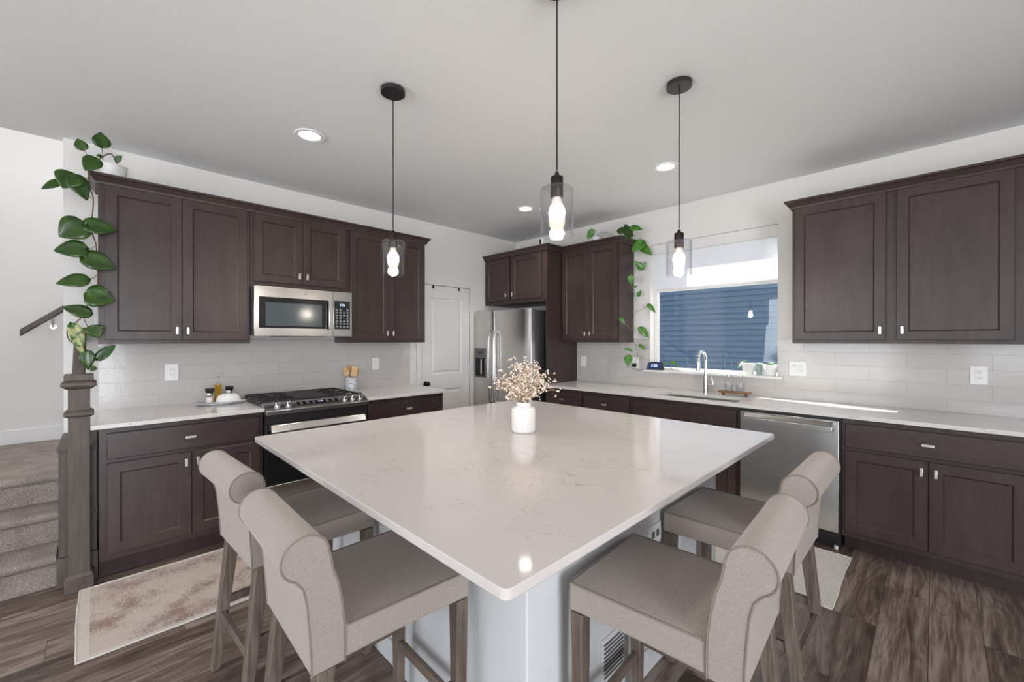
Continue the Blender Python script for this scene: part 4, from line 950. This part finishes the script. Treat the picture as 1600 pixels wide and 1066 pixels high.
for (F_, a, b_, c, d, wd_, mm) in [(gt, 296, 88, 256, 150, 44, 'leaf2'), (gt, 508, 96, 458, 88, 46, 'leaf'), (gt, 545, 135, 520, 40, 58, 'leaf'), (gt, 560, 70, 638, 80, 38, 'leaf2'),
        (g2, 645, 168, 566, 235, 62, 'leaf2'), (g2, 630, 200, 705, 260, 52, 'leaf2'), (g2, 637, 358, 586, 302, 44, 'leaf2'), (g2, 635, 360, 662, 303, 24, 'leaf2'), (g2, 556, 405, 566, 466, 40, 'leaf2'),
        (g2, 600, 478, 570, 488, 16, 'leaf2'), (g2, 608, 545, 630, 505, 26, 'leaf2'), (g2, 680, 605, 729, 660, 30, 'leaf2'), (g2, 512, 730, 476, 700, 28, 'leaf2'), (g2, 622, 768, 685, 838, 42, 'leaf2'),
        (g2, 566, 925, 513, 908, 26, 'leaf2'), (g2, 545, 960, 538, 1038, 50, 'leaf2'), (g2, 618, 885, 662, 918, 22, 'leaf2'), (gt, 575, 125, 520, 135, 22, 'leaf')]:
    P0, P1 = F_(a, b_, .015), F_(c, d, .02); mpp = (CAM - P0).length / FPX
    leafobj(P0, P1, wd_ / 4.444 * mpp * 1.1, (CAM - P0).normalized() + Vector((random.uniform(-.2, .2), 0, .4)), mm, pq, fold=.22, curl=.1, heart=.8)

# small security camera on the refrigerator cabinet
t = thing('security_camera', 'tiny white camera with black face on top of the refrigerator cabinet', 'camera', (.94, -.53, 2.4485))
b = B(); b.box(.91, .965, -.55, -.505, 2.4485, 2.535); b.out('housing', 'plastic', t, bev=.006)
b = B(); b.box(.918, .945, -.5525, -.5503, 2.465, 2.52); b.out('face', 'blackgl', t)

# ------------------------------------------------------------------ things on the stove-side counter
ty = thing('serving_tray', 'oval grey-blue marbled tray on the counter left of the range', 'tray', (.20, -3.385, .9145))
b = B(); rings = []
for r, z in ((.80, 0), (.85, .0), (1.0, .012), (.985, .015), (.84, .006), (.4, .0055), (.01, .0055)):
    rings.append([b.bm.verts.new((.20 + .115 * r * math.cos(a), -3.385 + .165 * r * math.sin(a), .9145 + z)) for a in [2 * PI * k / 36 for k in range(36)]])
b.skin(rings); b.out('plate', 'marble', ty)
ZT0 = .9205
def grinder(x, y, m, label):
    t = thing('spice_grinder', label, 'grinder', (x, y, ZT0), 'glass spice grinders on the tray')
    b = B(); b.lathe([(.028, 0), (.029, .003), (.024, .055), (.021, .062)], (x, y, ZT0), 20); b.out('jar', 'glass', t)
    b = B(); b.lathe([(.026, .002), (.0225, .045), (.002, .046)], (x, y, ZT0), 16); b.out('filling', m, t)
    b = B(); b.lathe([(.021, .0622), (.021, .076)], (x, y, ZT0), 20); b.out('collar', 'steelh', t)
    b = B(); b.lathe([(.021, .0762), (.024, .080), (.029, .108), (.027, .111)], (x, y, ZT0), 20); b.out('cap', 'black', t)
grinder(.165, -3.452, 'salt', 'glass grinder with pink salt and black cap, leftmost on the tray')
grinder(.105, -3.315, 'iron', 'dark pepper grinder with black cap behind the butter dish')
t = thing('oil_bottle', 'glass bottle of golden olive oil standing on the tray', 'bottle', (.13, -3.395, ZT0))
b = B(); b.box(.107, .153, -3.418, -3.372, ZT0, ZT0 + .135); bb = b.out('glass_body', 'oil', t, bev=.006, seg=3)
b = B(); b.lathe([(.019, .1352), (.010, .15), (.009, .178), (.011, .18)], (.13, -3.395, ZT0), 16); b.out('neck', 'glass', t)
b = B(); b.lathe([(.006, .1802), (.006, .19), (.009, .196), (.004, .215)], (.13, -3.395, ZT0), 12); b.out('pour_spout', 'chrome', t)
t = thing('butter_dish', 'white covered butter dish at the front of the tray', 'butter dish', (.235, -3.345, ZT0))
def oval(b, cx, cy, prof, z, ex=1.0):
    rings = []
    for rx, ry, zz in prof: rings.append([b.bm.verts.new((cx + rx * math.cos(a), cy + ry * math.sin(a), z + zz)) for a in [2 * PI * k / 28 for k in range(28)]])
    b.skin(rings); return b
oval(B(), .235, -3.345, [(.035, .07, 0), (.045, .085, .003), (.052, .094, .011), (.047, .088, .012)], ZT0 + .0005).out('dish', 'ceramic', t)
oval(B(), .235, -3.345, [(.042, .080, 0), (.042, .078, .02), (.036, .066, .042), (.022, .045, .055), (.003, .01, .058)], ZT0 + .0135).out('lid', 'ceramic', t)
b = B(); b.lathe([(.007, 0), (.006, .006), (.014, .012), (.015, .018), (.004, .023)], (.235, -3.345, ZT0 + .0712), 14); b.out('lid_knob', 'ceramic', t)
cr = thing('utensil_crock', 'grey marbled crock on the counter right of the range', 'crock', (.075, -2.32, .9145))
b = B(); prof = [(.05, 0), (.053, .002), (.053, .125), (.048, .126), (.048, .012), (.001, .011)]
b.lathe(prof, (.075, -2.32, .9145), 28); b.out('pot', 'marble', cr)
def spoon(bx, by, tx, ty, tz, wd_, ln, m, label, slot=False, flat=False):
    P0 = Vector((bx, by, .93)); P1 = Vector((tx, ty, tz)); d = (P1 - P0).normalized(); n_ = Vector((1, -.5, .2)); n_ = (n_ - d * n_.dot(d)).normalized(); s_ = d.cross(n_)
    t = thing('wooden_utensil', label, 'utensil', P0, 'bamboo utensils in the crock')
    b = B(); b.cyl(P0, P1 - d * ln * .95, .0045, .005, 8); b.out('shaft', m, t)
    b = B(); top = []; K = 14; outl = []
    for k in range(K + 1):
        t_ = k / K; h = wd_ / 2 * ((math.sin(PI * (.08 + .92 * t_) ** (.8 if not flat else .55)) ** (.6)) if not (flat and t_ > .6) else (1.0 if t_ < .97 else .9)); h = max(h, .004) if t_ < .99 or flat else .003
        outl.append((t_, h))
    pts = [P1 - d * ln * (1 - t_) + s_ * h for t_, h in outl] + [P1 - d * ln * (1 - t_) - s_ * h for t_, h in reversed(outl)]
    A_ = [b.bm.verts.new(p + n_ * .0025) for p in pts]; C_ = [b.bm.verts.new(p - n_ * .0025) for p in pts]; k = len(pts)
    for i in range(k): b.bm.faces.new((A_[i], A_[(i + 1) % k], C_[(i + 1) % k], C_[i]))
    b.bm.faces.new(A_); b.bm.faces.new(C_[::-1]); hd = b.out('head', m, t)
    if slot:
        b = B()
        for q in (-.010, 0, .010):
            c = P1 - d * ln * .5 + s_ * q + n_ * .0026; b.hexa([c + s_ * a * .0018 + d * e_ * .016 + n_ * h for h in (0, .0005) for a, e_ in ((-1, -1), (1, -1), (1, 1), (-1, 1))])
        b.out('slots', 'stem', hd)
spoon(.085, -2.318, .085, -2.390, 1.140, .050, .085, 'bamboo', 'pale slotted bamboo spoon leaning left in the crock', True)
spoon(.048, -2.33, .045, -2.328, 1.160, .045, .085, 'bamboo2', 'toasted bamboo spoon upright at the back of the crock')
spoon(.095, -2.33, .115, -2.300, 1.145, .055, .095, 'bamboo', 'broad flat bamboo spatula at the front of the crock', False, True)
spoon(.065, -2.315, .070, -2.256, 1.130, .050, .080, 'bamboo2', 'round bamboo spoon leaning toward the pantry door in the crock')

# ------------------------------------------------------------------ vase with dried flowers
VX, VY = 2.497, -2.462
t = thing('ribbed_vase', 'white ribbed ceramic vase standing on the island top', 'vase', (VX, VY, .9145))
b = B(); SEG = 96; prof = [(.055, 0), (.0605, .004), (.061, .012), (.061, .115), (.059, .124), (.052, .131), (.041, .135), (.0385, .139), (.0385, .156), (.036, .157), (.0345, .15), (.034, .14), (.045, .12), (.045, .02), (.001, .018)]
rings = []
for r, z in prof:
    rib = .0011 if (.012 <= z <= .118 and r > .05) else 0
    rings.append([b.bm.verts.new((VX + (r + rib * math.cos(24 * a)) * math.cos(a), VY + (r + rib * math.cos(24 * a)) * math.sin(a), .9145 + z)) for a in [2 * PI * k / SEG for k in range(SEG)]])
b.skin(rings); b.out('body', 'ceramic', t, angle=70)
fl_ = thing('dried_flower_bunch', "bunch of dried cream baby's breath standing in the ribbed vase", 'flowers', (VX, VY, 1.0))
bs_, bf = B(), B()
rnd = random.Random(3)
right = _R; 
tips = []
for k in range(44):
    a = rnd.uniform(0, 2 * PI); sp_ = rnd.uniform(.1, 1) ** .8
    dirv = Vector((math.cos(a), math.sin(a), 0))
    top = Vector((VX, VY, 1.075)) + dirv * (.175 * sp_) + Vector((0, 0, rnd.uniform(.10, .235) * (1.05 - .55 * sp_)))
    root = Vector((VX, VY, 1.0)) + dirv * .012; mid = Vector((VX, VY, 1.073)) + dirv * (.03 * sp_)
    pts = smoothp([root, mid, mid.lerp(top, .5) + Vector((rnd.uniform(-.012, .012), rnd.uniform(-.012, .012), .015)), top], 3)
    bs_.tube(pts, .0009, 4)
    for j in range(9):
        q = pts[rnd.randint(4, len(pts) - 1)]; e_ = q + Vector((rnd.gauss(0, .022), rnd.gauss(0, .022), rnd.gauss(.012, .018)))
        bs_.tube([q, (q + e_) / 2 + Vector((0, 0, .004)), e_], .0005, 3)
        for m_ in range(3):
            c = e_ + Vector((rnd.gauss(0, .006), rnd.gauss(0, .006), rnd.gauss(0, .006))); r_ = rnd.uniform(.0028, .0052)
            bmesh.ops.create_icosphere(bf.bm, subdivisions=1, radius=r_, matrix=Matrix.Translation(c))
o = bs_.out('stems', 'stem', fl_); o['kind'] = 'stuff'
o = bf.out('blossoms', 'blossom', fl_); o['kind'] = 'stuff'
